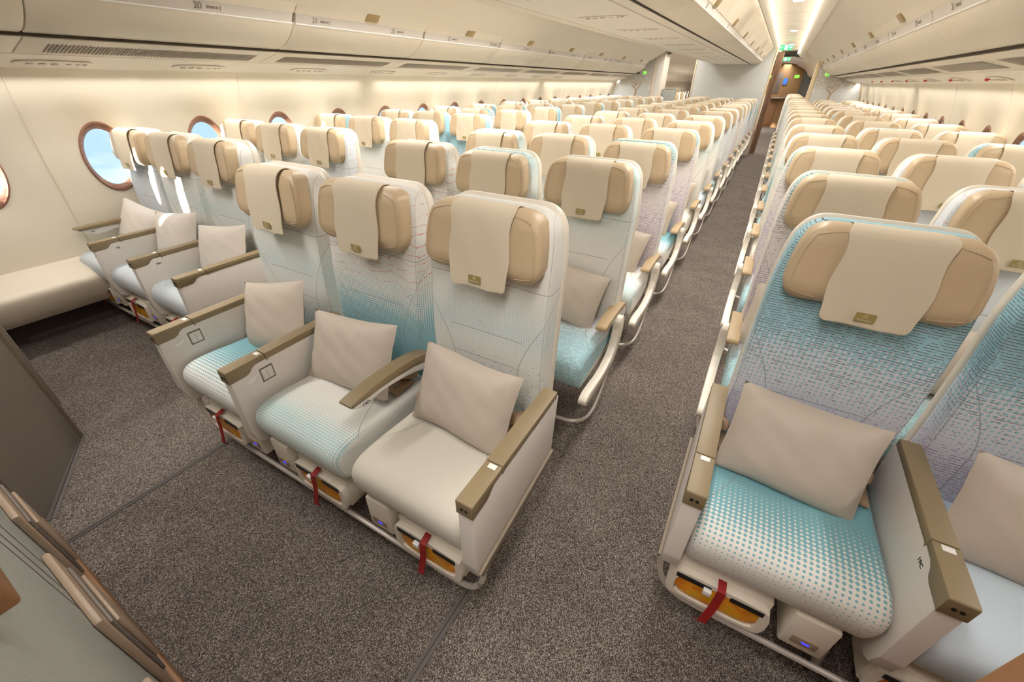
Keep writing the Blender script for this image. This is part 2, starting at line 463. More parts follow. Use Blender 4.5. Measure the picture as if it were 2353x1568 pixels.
def logo_mesh():
    b = MB().box(-.021, .021, *LGY, .966, .990)
    # small calligraphic emblem in cream over the gold patch
    for k, (x, z, r) in enumerate(((-.003, .981, .0028), (.0026, .9825, .0026), (0, .9855, .0018))):
        b.tube([(x+r*math.cos(a), .4082, z+r*math.sin(a)) for a in (i*.55 for i in range(10))], .00045, 5, mi=1)
    b.tube([(-.005, .4082, .9775), (0, .4082, .9785), (.006, .4082, .9772)], .0005, 5, mi=1)
    return b.mesh('logo', [M['logo'], M['cloth']], 60)
ME = {}
ME['cushion'] = cushion_mesh(); ME['back'] = backrest_mesh(); ME['shell'] = shell_mesh()
ME['head'] = headrest_mesh(); ME['cover'] = cover_mesh(); ME['logo'] = logo_mesh()
ME['word'] = text_mesh('Emirates', .0085, M['cloth'])

def pillow_mesh(seed, mat):
    rnd = random.Random(seed); n = 26; V, F, = [], []
    ph = [rnd.uniform(0, 6) for _ in range(8)]
    for side in (-1, 1):
        for i in range(n+1):
            for j in range(n+1):
                u, v = -1+2*i/n, -1+2*j/n
                th = (1-abs(u)**3.2)**.75*(1-abs(v)**3.2)**.75
                x = u*.185*(1-.05*(1-u*u)-.045*(1-v*v)*abs(u)); z = v*.140*(1-.06*(1-u*u)*abs(v))
                crease = .0018*math.sin(9*u+ph[0]+4*v)*math.sin(7*v+ph[1])+.002*math.sin(23*u+ph[2]-11*v)*(abs(u)**2+abs(v)**2)*.5
                V.append((x, side*(.048*th)+crease*(.3+.7*min(1, th+.3))+.01*math.sin(3*u+ph[4]), z))
    m = (n+1)**2
    for i in range(n):
        for j in range(n):
            a = i*(n+1)+j
            F.append((a, a+1, a+n+2, a+n+1)); F.append((a+m, a+n+1+m, a+n+2+m, a+1+m))
    for k in range(n):
        for a, b in ((k, k+1), (n*(n+1)+k, n*(n+1)+k+1), (k*(n+1), (k+1)*(n+1)), (k*(n+1)+n, (k+1)*(n+1)+n)):
            F.append((a, b, b+m, a+m))
    return MB().add(V, F).mesh('pillow', mat, 60)
PIL = [pillow_mesh(k, M['pillow']) for k in range(4)]

# front-row console armrest: solid side wall with a two-piece cap
def console_meshes(w):
    body = smoothpoly([(.004, .596), (.0, .345), (.03, .272), (.08, .268), (.43, .318), (.478, .335), (.515, .596)], 0)
    b = MB().prism([(.004, .60), (.0, .345), (.012, .29), (.035, .272), (.09, .266), (.44, .322), (.478, .345), (.50, .60)], 0, w, .004).mesh('console', M['panel'])
    c1 = MB().prism([(-.001, .619), (.003, .622), (.138, .623), (.138, .602), (.10, .600), (.085, .592), (.075, .580), (.06, .574), (-.001, .572)], -.0015, w+.0015, .002)
    c1.cyl((w*.36, -.0015, .596), .0045, .002, 'y', mi=1).cyl((w*.64, -.0015, .596), .0045, .002, 'y', mi=1)
    c1 = c1.mesh('cap_front', [M['cap'], M['black']])
    c2 = MB().prism([(.1405, .624), (.484, .626), (.484, .603), (.15, .598), (.1405, .590)], -.0015, w+.0015, .002).mesh('cap_rear', M['cap'])
    tg = MB().box(w*.28, w*.78, .118, .134, .6215, .6245, .0008).mesh('tag', M['white'])
    rail = MB().prism([(.012, .330), (.040, .302), (.455, .352), (.448, .385), (.04, .330)], 0, .006, .001).mesh('x', M['greyrub'])
    return b, c1, c2, tg
ME['console'] = console_meshes(.047)
ME['bump'] = MB().prism([(.006, .318), (.020, .292), (.46, .345), (.476, .372), (.470, .376), (.03, .325)], 0, .011, .003).mesh('bumper_rail', M['greyrub'])
ME['vestframe'] = None
def vest_meshes():
    fr = MB()
    x0, x1, z0, z1, y = -.135, .135, .135, .262, .04
    out = smoothpoly([(x0, z0+.02), (x0+.03, z0), (x1-.03, z0), (x1, z0+.02), (x1, z1-.02), (x1-.03, z1), (x0+.03, z1), (x0, z1-.02)], 1)
    inn = [((a)*.83, z0+(z1-z0)*.47+(b-(z0+z1)/2)*.74) for a, b in out]
    n = len(out); V = []; F = []
    for yy in (y-.012, y+.012):
        V += [(a, yy, b) for a, b in out]+[(a, yy, b) for a, b in inn]
    for i in range(n):
        j = (i+1) % n
        F += [(i, j, n+j, n+i), (2*n+i, 3*n+i, 3*n+j, 2*n+j), (i, 2*n+i, 2*n+j, j), (n+i, n+j, 3*n+j, 3*n+i)]
    fr.add(V, F)
    fr.box(x0+.02, -.02, y-.014, y-.011, z1-.030, z1-.012, mi=1).box(.03, x1-.02, y-.014, y-.011, z1-.030, z1-.012, mi=1)
    fr.box(x0+.004, x1-.004, y+.01, .16, z0+.004, z1+.01, .006)
    fr = fr.mesh('vest_frame', [M['plastic'], M['black']])
    b = MB(); rs = []
    for k in range(13):
        t = -1+2*k/12; q = max(.25, 1-abs(t)**7)**.5
        rs.append([(t*.112, y+.004+a*q, z0+.058+bb*q) for a, bb in sup(.014, .040, 6, 20)])
    v = b.rings(rs).mesh('vest', M['vest'], 60)
    s = MB(); sp = []
    for (yy, zz, xx) in ((.05, .275, .0), (.018, .268, .002), (.012, .20, .0), (.006, .15, -.006), (.0, .115, -.012), (.012, .095, -.02)):
        sp.append([(xx-.011, yy, zz), (xx+.011, yy, zz), (xx+.011, yy-.003, zz), (xx-.011, yy-.003, zz)])
    s.rings(sp); s.box(-.04, -.018, .012, .026, .225, .245, .002, mi=1)
    st = s.mesh('strap', [M['red'], M['white']])
    return fr, v, st
ME['vest'] = vest_meshes()
ME['power'] = MB().box(-.052, .052, .03, .16, .165, .31, .008).box(-.03, .03, .0275, .031, .19, .225, .004, mi=1).box(-.006, .012, .0262, .0285, .205, .212, mi=2).mesh('power', [M['plastic'], M['tan'], M['bluedot']])
def leg_mesh(h0=.33):
    b = MB()
    b.tube([(0, .16, h0), (0, .125, .16), (0, .10, .035)], [.016, .013, .011], 8)
    b.tube([(0, .42, h0), (0, .43, .16), (0, .44, .035)], [.014, .011, .010], 8)
    b.tube([(0, .12, .05), (0, .30, .20), (0, .42, .30)], .009, 8)
    b.box(-.014, .014, .07, .135, .004, .03, .006, mi=1).box(-.014, .014, .41, .475, .004, .03, .006, mi=1)
    b.cyl((0, .085, .028), .012, .02, 'z', mi=1)
    return b.mesh('leg', [M['tube'], M['steel']])
ME['leg'] = leg_mesh()
def bar_mesh(end):
    w = .249; y = .045
    if end == 0: pts = [(-w, y, .10), (w, y, .10)]
    else:
        pts = [(-end*w, y, .10), (end*(w-.10), y, .10), (end*(w-.03), y-.004, .125), (end*(w+.012), y-.005, .19), (end*(w+.022), y+.005, .28), (end*(w+.02), y+.05, .31)]
        pts = smoothpoly(pts, 2, False)
    b = MB().tube(pts, .0095, 8); return b.mesh('bar', M['tube'])
ME['bar'] = {k: bar_mesh(k) for k in (-1, 0, 1)}
def loop_mesh(end):
    w = .249
    pts = smoothpoly([(end*(w+.012), .31, .26), (end*(w+.012), .25, .18), (end*(w+.008), .15, .095), (end*(w-.03), .075, .085), (end*(w-.12), .055, .085), (-end*w, .055, .085)], 3, False)
    return MB().tube(pts, .009, 8).mesh('loop', M['tube'])
ME['loop'] = {k: loop_mesh(k) for k in (-1, 1)}
ME['frame'] = MB().box(-.215, .215, .06, .52, .30, .335, .01).box(-.22, .22, .43, .58, .33, .40, .01).mesh('frame', M['plastic'])
# normal armrest: pad + arm
def arm_meshes():
    top = smoothpoly([(.235, .525), (.25, .538), (.40, .546), (.52, .540), (.565, .52), (.56, .505), (.50, .515), (.38, .524), (.26, .516), (.238, .512)], 1)
    pad = MB().prism(top, -.026, .026, .004, 2).mesh('pad', M['pad'])
    low = smoothpoly([(.240, .514), (.28, .500), (.40, .500), (.50, .49), (.53, .44), (.585, .45), (.575, .50), (.56, .508), (.50, .516), (.38, .524)], 1)
    arm = MB().prism(low, -.022, .022, .003, 2).mesh('arm', M['white'])
    side = smoothpoly([(.455, .515), (.47, .42), (.43, .29), (.25, .245), (.02, .255), (-.012, .275), (-.008, .305), (.05, .318), (.22, .298), (.36, .335), (.402, .43), (.385, .515)], 1)
    sd = MB().prism(side, -.016, .022, .005, 2).mesh('side', M['plastic'])
    return pad, arm, sd
ME['arm'] = arm_meshes()
def arm19_meshes():
    # long drop-down armrest between two front seats
    top = smoothpoly([(.085, .628), (.10, .640), (.22, .650), (.36, .645), (.46, .620), (.49, .585), (.47, .575), (.40, .605), (.25, .622), (.11, .622)], 1)
    low = smoothpoly([(.088, .625), (.12, .600), (.16, .596), (.22, .606), (.36, .585), (.44, .555), (.49, .53), (.50, .575), (.44, .60), (.25, .622)], 1)
    return MB().prism(top, -.027, .027, .005).mesh('pad', M['cap']), MB().prism(low, -.022, .022, .004).mesh('arm', M['white'])
ME['arm19'] = arm19_meshes()
def belt_mesh():
    b = MB()
    b.box(-.028, .028, .335, .43, .468, .482, .006, rot=Matrix.Rotation(.35, 3, 'Y'))
    b.box(-.026, .022, .385, .47, .485, .525, .012, rot=Matrix.Rotation(-.5, 3, 'X'))
    b.cyl((0, .36, .486), .005, .004, 'z', mi=1)
    return b.mesh('belt', [M['belt'], M['metal']])
ME['belt'] = belt_mesh()
def control_mesh():
    b = MB().box(0, .0016, .103, .154, .516, .574, .0007).box(.0012, .0030, .108, .149, .522, .568, .0006, mi=1).box(.0029, .0033, .128, .129, .527, .563, mi=0)
    return b.mesh('ctrl', [M['mono'], M['panel']])
ME['ctrl'] = control_mesh()
ME['rlamp'] = MB().prism(smoothpoly([(.04, .548), (.065, .552), (.088, .563), (.078, .542), (.06, .534)], 2), 0, .003, 0).mesh('rlamp', [M['white']])
# coarse single-piece copy of the parts hidden behind others is avoided: far seats share the same meshes

ORD = ['front', 'second', 'third', 'fourth', 'fifth', 'sixth', 'seventh', 'eighth', 'ninth', 'tenth', 'eleventh', 'twelfth', 'thirteenth', 'fourteenth', 'fifteenth', 'sixteenth', 'seventeenth', 'eighteenth']
CX = {('L', 0): -2.43, ('L', 1): -1.966, ('L', 2): -1.4725, ('M', 0): -.497, ('M', 1): 0, ('M', 2): .497, ('R', 0): 1.4725, ('R', 1): 1.966, ('R', 2): 2.43}
CW = {('L', 0): 'window seat of the left block', ('L', 1): 'middle seat of the left block', ('L', 2): 'aisle seat of the left block',
      ('M', 0): 'left seat of the centre block', ('M', 1): 'middle seat of the centre block', ('M', 2): 'right seat of the centre block',
      ('R', 0): 'aisle seat of the right block', ('R', 1): 'middle seat of the right block', ('R', 2): 'window seat of the right block'}
def row_y(b, r):
    if b == 'M': return 0 if r == 0 else (.86 if r == 1 else 1.64+.84*(r-2))
    return .31 if r == 0 else (1.05 if r == 1 else 1.91+.84*(r-2))
FRONT = {('L', 0): ('F', 'f'), ('L', 1): ('B', 'f'), ('L', 2): ('B', 'f'), ('M', 0): ('B', 'a'), ('M', 1): ('A', 'b'), ('M', 2): ('B', 'c'), ('R', 0): ('C', 'a'), ('R', 1): ('C', 'e'), ('R', 2): ('D', 'a')}
SPEC = {('M', 2, 1): ('D', 'd'), ('M', 2, 2): ('E', 'b'), ('M', 2, 3): ('E', 'a'), ('M', 1, 1): ('D', 'b'), ('M', 0, 1): ('A', 'a'), ('R', 0, 1): ('E', 'd'), ('R', 1, 1): ('F', 'd'), ('R', 0, 2): ('E', 'd'), ('M', 2, 4): ('D', 'c'), ('L', 2, 1): ('F', 'f'), ('L', 1, 1): ('B', 'f')}
HIDE = set()
def seat(b, c, r, far=False):
    x = CX[(b, c)]; y = row_y(b, r); front = r == 0
    rnd = random.Random(hash((ord(b), c, r)) & 0xffff)
    st = FRONT[(b, c)] if front else SPEC.get((b, c, r), (rnd.choice('BDDEFFCA'), rnd.choice('abcdef')))
    look = {'A': 'teal dots and red dashes', 'B': 'soft pale dotted fabric', 'C': 'blue-teal fabric, brown dashes', 'D': 'cream and pale teal fabric', 'E': 'lilac dashed fabric', 'F': 'plain blue-white fabric'}[st[0]]
    t = empty('airplane_seat', (x, y, 0), (('%s row %s, %s' % (ORD[r], CW[(b, c)], look)) if front or (b, c, r) in SPEC else '%s row %s, with tan padded headrest' % (ORD[r], CW[(b, c)])), 'seat', 'airplane seats in the left block' if b == 'L' else ('airplane seats in the centre block' if b == 'M' else 'airplane seats in the right block'))
    if (b, c) in (('L', 0), ('R', 2)): t.scale = (.94, 1, 1)
    inst('seat_cushion', ME['cushion'], t, mat=SEATF[st[1]])
    dy = rnd.uniform(-.008, .008); dz = 0 if front else rnd.choice((0, 0, .004, -.01))
    fy, fz = (.032, -.006) if front else (0, 0)
    inst('backrest', ME['back'], t, (0, fy, fz), mat=BACK[st[0]][0]); inst('back_shell', ME['shell'], t, (0, fy, fz))
    h = inst('headrest', ME['head'], t, (0, dy*.5+fy, dz+fz))
    cv = inst('headrest_cover', ME['cover'], h)
    cv.location.x = rnd.uniform(-.006, .006)
    if r < 6:
        inst('logo_patch', ME['logo'], h)
        if r < 3: inst('lettering', ME['word'], h, (0, .4082, .9715), rot=(R(90), 0, 0))
    edge = {('L', 2): 1, ('M', 0): -1, ('M', 2): 1, ('R', 0): -1}.get((b, c), 0)
    inst('seat_frame', ME['frame'], t)
    if front:
        inst('footrest_bar', ME['bar'][edge], t)
        fr, ve, sp = ME['vest']; vx = -.10 if b != 'M' else .05
        if (b, c) == ('M', 2): vx = .06
        if (b, c) == ('M', 0): vx = -.06
        v = inst('life_vest_pouch', fr, t, (vx, 0, 0)); inst('life_vest', ve, v); inst('strap', sp, v)
        inst('power_box', ME['power'], t, (vx+.22 if vx < 0 else vx-.2, 0, 0))
    if not (b == 'M' and c == 1):
        inst('leg', ME['leg'], t, ({('L', 0): 0, ('L', 1): -.1, ('L', 2): 0, ('M', 0): .18, ('M', 2): -.25, ('R', 0): .21, ('R', 1): 0, ('R', 2): 0}[(b, c)], 0, 0))
    if front:
        def cons(px, outer=0):
            w = .047
            bd, c1, c2, tg = ME['console']
            k = inst('console_armrest', bd, t, (px, 0, 0)); inst('cap', c1, k); inst('cap', c2, k); inst('white_tag', tg, k)
            if outer: inst('bumper_rail', ME['bump'], k, (w if outer > 0 else -.011, 0, 0))
            return k
        hw = .2485
        # a console stands on the seat's left side, the last seat of a block also has one on the right
        if b == 'L':
            if c > 0: cons(-hw+.0)
            if c == 2: cons(hw-.028+.0, 1)
        if b == 'M':
            if c == 0: k0 = cons(-.770+.497, -1); ctrl(k0)
            if c == 1: k1 = cons(-.284, 0); ctrl(k1)
            if c == 2:
                cons(.724-.497, 1)
                a = inst('folding_armrest', ME['arm19'][1], t, (.2425-.497, 0, 0)); inst('armrest_pad', ME['arm19'][0], a)
                inst('lettering', text_mesh('19D', .018, M['ink']), a, (-.0224+.0448, .15, .603), rot=(R(90), 0, R(90)))
        if b == 'R':
            cons(-.2715 if c == 0 else -.2695, -1 if c == 0 else 0)
        inst('seatbelt', ME['belt'], t, (.17, 0, 0)); inst('seatbelt', ME['belt'], t, (-.17, .02, 0), rot=(0, 0, .1))
    else:
        pad, arm, side = ME['arm']
        xs = [(-.2485, -1)]
        if (b, c) in (('L', 2), ('M', 2)): xs.append((.2485, 1))
        for ax, sg in xs:
            ais = (b, c) in (('L', 2), ('M', 2)) and sg > 0 or (b, c) in (('M', 0), ('R', 0)) and sg < 0
            if (b, c) == ('L', 0) and sg < 0: continue
            if not ais and r > 4: continue
            px_ = sg*(.218 if b == 'M' else .230) if ais else ax
            a = inst('armrest', arm, t, (px_, 0, 0)); inst('armrest_pad', pad, a)
            if ais: inst('side_panel', side, t, (px_+sg*.032-.003, 0, 0))
        if edge and r < 10: inst('baggage_bar', ME['loop'][edge], t)
    return t
def ctrl(k):
    inst('seat_control', ME['ctrl'], k, (.047, 0, 0)); inst('reading_light', ME['rlamp'], k, (.047, 0, 0))

NROW = {'L': 13, 'M': 14, 'R': 14}
SEATS = {}
for b in 'LMR':
    for c in range(3):
        for r in range(NROW[b]):
            if (b, c, r) in HIDE: continue
            SEATS[(b, c, r)] = seat(b, c, r)
# seat numbers written on the consoles
def numb(key, txt, px, right):
    me = text_mesh(txt, .017, M['ink'])
    k = [o for o in SEATS[key].children if o.name.startswith('console_armrest')][0]
    inst('seat_number', me, k, (-.0006 if not right else .0476, .115, .566), rot=(R(90), 0, R(-90) if not right else R(90)))
numb(('R', 1, 0), '19C', 0, False)
numb(('L', 1, 0), '19J', 0, True); numb(('L', 2, 0), '19H', 0, True)

# pillows
def pillow(b, c, r, k, rx=-.28, ry=.06, rz=0, dx=0, dy=.36, z=.59, mat=None, lab=None, sx=1.0, sz=1.0):
    x = CX[(b, c)]+dx; y = row_y(b, r)+dy
    o = inst('pillow', PIL[k % 4], None, (x, y, z), rot=(rx, ry, rz), mat=mat)
    o.scale = (sx, 1, sz)
    tag(o, lab or '%s pillow on the %s, %s row' % ('sunlit beige' if b == 'L' else 'beige', CW[(b, c)], ORD[r]), 'pillow', 'pillows on the seats')
    return o
pillow('M', 2, 0, 0, -.42, .04, .0, .01, .335, .592)
pillow('M', 1, 0, 1, -.50, -.10, .05, -.015, .33, .590, sx=1.16)
pillow('M', 0, 0, 2, -.42, -.24, .05, -.01, .345, .60, sx=1.18, sz=1.08)
pillow('R', 0, 0, 3, -.50, .06, -.02, -.02, .335, .585)
pillow('R', 1, 0, 1, -.48, .10, 0, .0, .33, .58)
pillow('L', 2, 0, 2, -.40, -.12, .15, -.0, .36, .60, M['pillow_sunlit'], sx=1.12, sz=1.1)
pillow('L', 1, 0, 0, -.40, -.1, .15, -.0, .36, .60, M['pillow_sunlit'], sx=1.12, sz=1.1)
pillow('L', 0, 0, 3, -.45, .2, .2, .03, .35, .59, M['pillow_sunlit'], sx=1.1, sz=1.1)
for r in range(1, 7): pillow('M', 2, r, r, -.35, .12+.03*(r % 3), .04*(r % 2), -.02, .37, .59)
pillow('R', 1, 1, 2, -.35, .08, 0, -.02, .37, .6); pillow('R', 0, 1, 0, -.35, .1, .05, -.03, .37, .6)

# ------------------------------------------------------------------ shell of the cabin
Y0, Y1 = -1.75, 24.0
def strip(name, prof, y0, y1, mat, kind='structure', thick=0, smooth=35, seg=1):
    b = MB(); rs = [[(x, y0+(y1-y0)*k/seg, z) for x, z in prof] for k in range(seg+1)]
    b.rings(rs, closed=False, caps=False)
    o = inst(name, b.mesh(name, mat, smooth)); 
    if kind: o['kind'] = kind
    return o
fl = MB(); fl.box(-2.75, 2.75, Y0-.2, Y1+.2, -.08, 0)
o = inst('floor', fl.mesh('floor', M['carpet'])); o['kind'] = 'structure'
# seat-track covers and threshold trims let into the carpet
def trim(n, x0, y0, x1, y1, w=.018):
    d = Vector((x1-x0, y1-y0, 0)); L = d.length; a = math.atan2(d.y, d.x)
    b = MB().box(-L/2, L/2, -w/2, w/2, -.002, .0035, .0015).box(-L/2, L/2, -.0012, .0012, .003, .0042, mi=1)
    o = inst('trim_%d' % n, b.mesh('trim', [M['track'], M['black']]), None, ((x0+x1)/2, (y0+y1)/2, 0), rot=(0, 0, a)); o['kind'] = 'structure'
trim(1, .667, -.50, .675, .2, .028); trim(2, -.712, -.53, -.70, .2, .022); trim(3, -1.344, -.276, -.885, -.528, .03)
trim(4, .60, 12.25, 1.3, 12.25, .03)

# side walls with oval window openings
WPROF = [(1.52, 2.50), (1.495, 2.515), (1.40, 2.545), (1.25, 2.585), (1.10, 2.612), (.95, 2.630), (.80, 2.644), (.65, 2.650), (.55, 2.652), (.43, 2.652)]
def wall_x(z):
    for (za, xa), (zb, xb) in zip(WPROF, WPROF[1:]):
        if z >= zb:
            t = (za-z)/(za-zb); return xa+(xb-xa)*t
    return WPROF[-1][1]
WZ, WA, WB = 1.0, .133, .210
def side_wall(sg, name, wy0, n0, n1):
    b = MB(); P = .635
    z0, z1 = .43, 1.52; K = 56
    for i in range(n0, n1):
        cy = wy0+P*i
        rings = []
        for s_ in (0, .10, .24, .32, .5, .72, 1.0):
            ring = []
            for k in range(K):
                th = 2*math.pi*(k+.5)/K; c, s2 = math.cos(th), math.sin(th)
                ey, ez = WA*c, WB*s2
                ty = (P/2)/abs(c) if abs(c) > 1e-6 else 1e9
                tz = ((z1-WZ) if s2 > 0 else (WZ-z0))/abs(s2) if abs(s2) > 1e-6 else 1e9
                t = min(ty, tz); oy, oz = c*t, s2*t
                yy, zz = ey+(oy-ey)*s_, ez+(oz-ez)*s_
                dep = .016*max(0, 1-s_/.45)
                ring.append((sg*(wall_x(WZ+zz)+dep), cy+yy, WZ+zz))
            rings.append(ring)
        # snap the corner samples onto the cell's corners
        for qy, qz in ((P/2, z1-WZ), (-P/2, z1-WZ), (-P/2, z0-WZ), (P/2, z0-WZ)):
            j = min(range(K), key=lambda q: (rings[-1][q][1]-cy-qy)**2+(rings[-1][q][2]-WZ-qz)**2)
            rings[-1][j] = (sg*wall_x(WZ+qz), cy+qy, WZ+qz)
        b.rings(rings, caps=False)
    o = inst(name, b.mesh(name, M['wallp'], 40)); o['kind'] = 'structure'
    # raised joint beads between the panels (every second window)
    for i in range(n0, n1):
        if i % 2: continue
        yy = wy0+P*(i-.5)+P
        pts = [(sg*(wall_x(z)-.001), yy, z) for z in [1.482-1.05*k/14 for k in range(15)]]
        j = inst('trim_%d' % (100+i+(200 if sg > 0 else 0)), MB().tube(pts, .004, 6).mesh('bead', M['binm'])); j['kind'] = 'structure'
side_wall(-1, 'wall_left', .11, -3, 38)
side_wall(1, 'wall_right', .055, -3, 38)
def window_meshes(sg):
    b = MB(); K = 48
    prof = [(1.03, .012), (1.02, -.004), (.96, -.008), (.90, .002), (.84, .010), (.81, .018)]
    rs = [[(sg*((wall_x(WZ+WB*f*math.sin(2*math.pi*k/K))+.016)+d), WA*f*math.cos(2*math.pi*k/K), WB*f*math.sin(2*math.pi*k/K)) for k in range(K)] for f, d in prof]
    b.rings(rs, caps=False); ring = b.mesh('window_trim', M['wood'], 60)
    b = MB(); rs = [[(sg*((wall_x(WZ+WB*f*math.sin(2*math.pi*k/K))+.016)+d), WA*f*math.cos(2*math.pi*k/K), WB*f*math.sin(2*math.pi*k/K)) for k in range(K)] for f, d in ((.815, .017), (.84, .026), (.91, .034), (1.02, .038))]
    b.rings(rs, caps=False); rev = b.mesh('reveal', M['white'], 60)
    b = MB(); V = [(sg*(wall_x(WZ)+.050), WA*.86*math.cos(2*math.pi*k/K), WB*.86*math.sin(2*math.pi*k/K)) for k in range(K)]
    b.add(V, [tuple(range(K))]); gl = b.mesh('pane', M['glass'])
    return ring, rev, gl
for sg, wy, nm in ((-1, .11, 1), (1, .055, 60)):
    ring, rev, gl = window_meshes(sg)
    for i in range(-2, 37):
        w = inst('window_%d' % (nm+i+2), ring, None, (0, wy+.635*i, WZ)); w['kind'] = 'structure'
        inst('window_reveal', rev, w); inst('window_pane', gl, w)
# lower wall box (foot level) and grille
for sg, side in ((-1, 'left'), (1, 'right')):
    pr = smoothpoly([(sg*2.66, .445), (sg*2.63, .425), (sg*2.44, .385), (sg*2.40, .345), (sg*2.43, .255), (sg*2.47, .190), (sg*2.50, .165), (sg*2.725, .150)], 2, False)
    strip('baseboard_%s' % side, pr, Y0, Y1, M['tan'] if False else M['binm'])
    strip('trim_%d' % (6 if sg < 0 else 7), [(sg*2.60, .002), (sg*2.615, .012), (sg*2.725, .15), (sg*2.725, .17)], Y0, Y1, M['track'])
gb = MB()
for k in range(13):
    for j in range(3):
        y = -.10+k*.045; z = .022+j*.034
        gb.box(-2.6, -2.6+.002, y+.003, y+.042, z+.003, z+.031)
go = MB()
for k in range(13):
    y = -.10+k*.045
    for j in range(3):
        t0 = .018+j*.036
        x0 = -2.615-.12*(t0-.012)/.138; x1 = -2.615-.12*(t0+.03-.012)/.138
        go.add([(x0+.002, y+.002, t0), (x0+.002, y+.043, t0), (x1+.002, y+.043, t0+.03), (x1+.002, y+.002, t0+.03)], [(0, 1, 2, 3)])
        go.add([(x0+.006, y+.001, t0-.003), (x0+.006, y+.044, t0-.003), (x0+.004, y+.044, t0+.001), (x0+.004, y+.001, t0+.001)], [(0, 1, 2, 3)], mi=1)
g = inst('air_grille', go.mesh('grille', [M['mono'], M['track']])); tag(g, 'long grey slotted air grille at floor level under the left wall', 'vent')
# window-side armrest fixed on the wall, seat 19K
wa = inst('wall_armrest', MB().prism(smoothpoly([(.36, .624), (.40, .634), (.62, .640), (.95, .640), (.95, .612), (.62, .612), (.40, .612)], 1), -2.60, -2.545, .004).mesh('wa', M['cap']))
tag(wa, 'bronze topped armrest fixed on the left wall beside the front window seat', 'armrest')
k = inst('bracket', MB().prism(smoothpoly([(.37, .622), (.95, .612), (.95, .59), (.56, .588), (.53, .575), (.44, .577)], 1), -2.598, -2.555, .003).mesh('b', M['white']), wa)
inst('seat_number', text_mesh('19K', .016, M['ink']), wa, (-2.5545, .45, .594), rot=(R(90), 0, R(90)))

# ceiling profile, one strip over both aisles and the centre
aisle = [(1.24, 2.10), (1.20, 2.14), (1.185, 2.185), (1.17, 2.215), (1.14, 2.222), (.87, 2.222), (.83, 2.212), (.79, 2.19), (.755, 2.15), (.70, 2.12)]
for sg, n in ((1, 1), (-1, 2)):
    strip('ceiling' if sg > 0 else 'ceiling_left', [(sg*x, z) for x, z in [(1.36, 2.045), (1.27, 2.075)]+aisle+[(.66, 2.13)]], Y0, 15.2, M['ceil'])
    strip('ceiling_rear' if sg > 0 else 'ceiling_rear_left', [(sg*x, z) for x, z in [(1.36, 2.045), (1.15, 2.10), (.80, 2.10), (.66, 2.06)]], 15.2, Y1, M['ceil'])
cm = MB().box(-.72, .72, Y0, Y1, 2.24, 2.28); o = inst('ceiling_centre', cm.mesh('cc', M['ceil'])); o['kind'] = 'structure'
cm = MB().box(-2.75, 2.75, Y0, Y1, 2.34, 2.4); o = inst('ceiling_top', cm.mesh('cc', M['ceil'])); o['kind'] = 'structure'
for sg, nm in ((-1, 'left'), (1, 'right')):
    for kk, (a, b_) in enumerate(((1.49, 2.42), )):
        o = inst('wall_sunblock_%s' % nm, MB().box(sg*2.74-.02, sg*2.74+.02, Y0, Y1, -.05, .46).mesh('u', M['ceil'])); o['kind'] = 'structure'  # unseen outer block, added to stop sun leaking in at floor level
        o = inst('wall_upper_%s' % nm, MB().box(sg*2.72-.02, sg*2.72+.02, Y0, Y1, 1.5, 2.4).mesh('u', M['ceil'])); o['kind'] = 'structure'
o = inst('wall_rear', MB().box(-2.75, 2.75, Y1, Y1+.05, 0, 2.35).mesh('u', M['ceil'])); o['kind'] = 'structure'
o = inst('wall_front', MB().box(-2.75, 2.75, Y0-.05, Y0, 0, 2.35).mesh('u', M['ceil'])); o['kind'] = 'structure'

# overhead bins
def bin_prof_outer():
    low = smoothpoly([(1.955, 1.622), (1.90, 1.632), (1.82, 1.67), (1.755, 1.72), (1.728, 1.752)], 2, False)
    up = smoothpoly([(1.700, 1.806), (1.64, 1.865), (1.54, 1.935), (1.42, 2.0), (1.31, 2.035)], 2, False)
    return low, up
def unit_mesh(prof, y0, y1, d, mat, core=None):
    """thick door skin of the profile, between y0 and y1, with rounded ends"""
    b = MB(); rs = []
    n = len(prof); nor = []
    for i in range(n):
        a, c = prof[max(0, i-1)], prof[min(n-1, i+1)]; t = (c[0]-a[0], c[1]-a[1]); L = math.hypot(*t)
        nor.append((t[1]/L, -t[0]/L))
    d = abs(d); core = core or ((math.copysign(2.1, prof[0][0]), 2.5) if abs(prof[0][0]) > 1 else (0, 2.1))
    nor = [q if (core[0]-p[0])*q[0]+(core[1]-p[1])*q[1] > 0 else (-q[0], -q[1]) for p, q in zip(prof, nor)]
    for yy, ins in ((y0+.002, .006), (y0+.004, .002), (y0+.009, 0), (y1-.009, 0), (y1-.004, .002), (y1-.002, .006)):
        ring = [(p[0]+q[0]*ins, yy, p[1]+q[1]*ins) for p, q in zip(prof, nor)]
        ring += [(p[0]+q[0]*d, yy, p[1]+q[1]*d) for p, q in list(zip(prof, nor))[::-1]]
        rs.append(ring)
    return b.rings(rs).mesh('door', mat, 40)
def mirror(p, sg): return [(sg*x, z) for x, z in p]
LAB = {}
def label_mesh(n):
    if n not in LAB: LAB[n] = text_mesh(str(n), .044, M['inkgrey'])
    return LAB[n]
icon = MB()
for k, (a, b_) in enumerate(((0, .012), (.016, .028), (.032, .044), (.05, .062))):
    icon.box(a, b_, -.006, .006, -.0004, .0004)
icon.box(.072, .076, -.012, .012, -.0004, .0004)
icon = icon.mesh('icon', M['inkgrey'])
UB = 1.27
LY0 = {-1: 1.12, 1: 1.95}
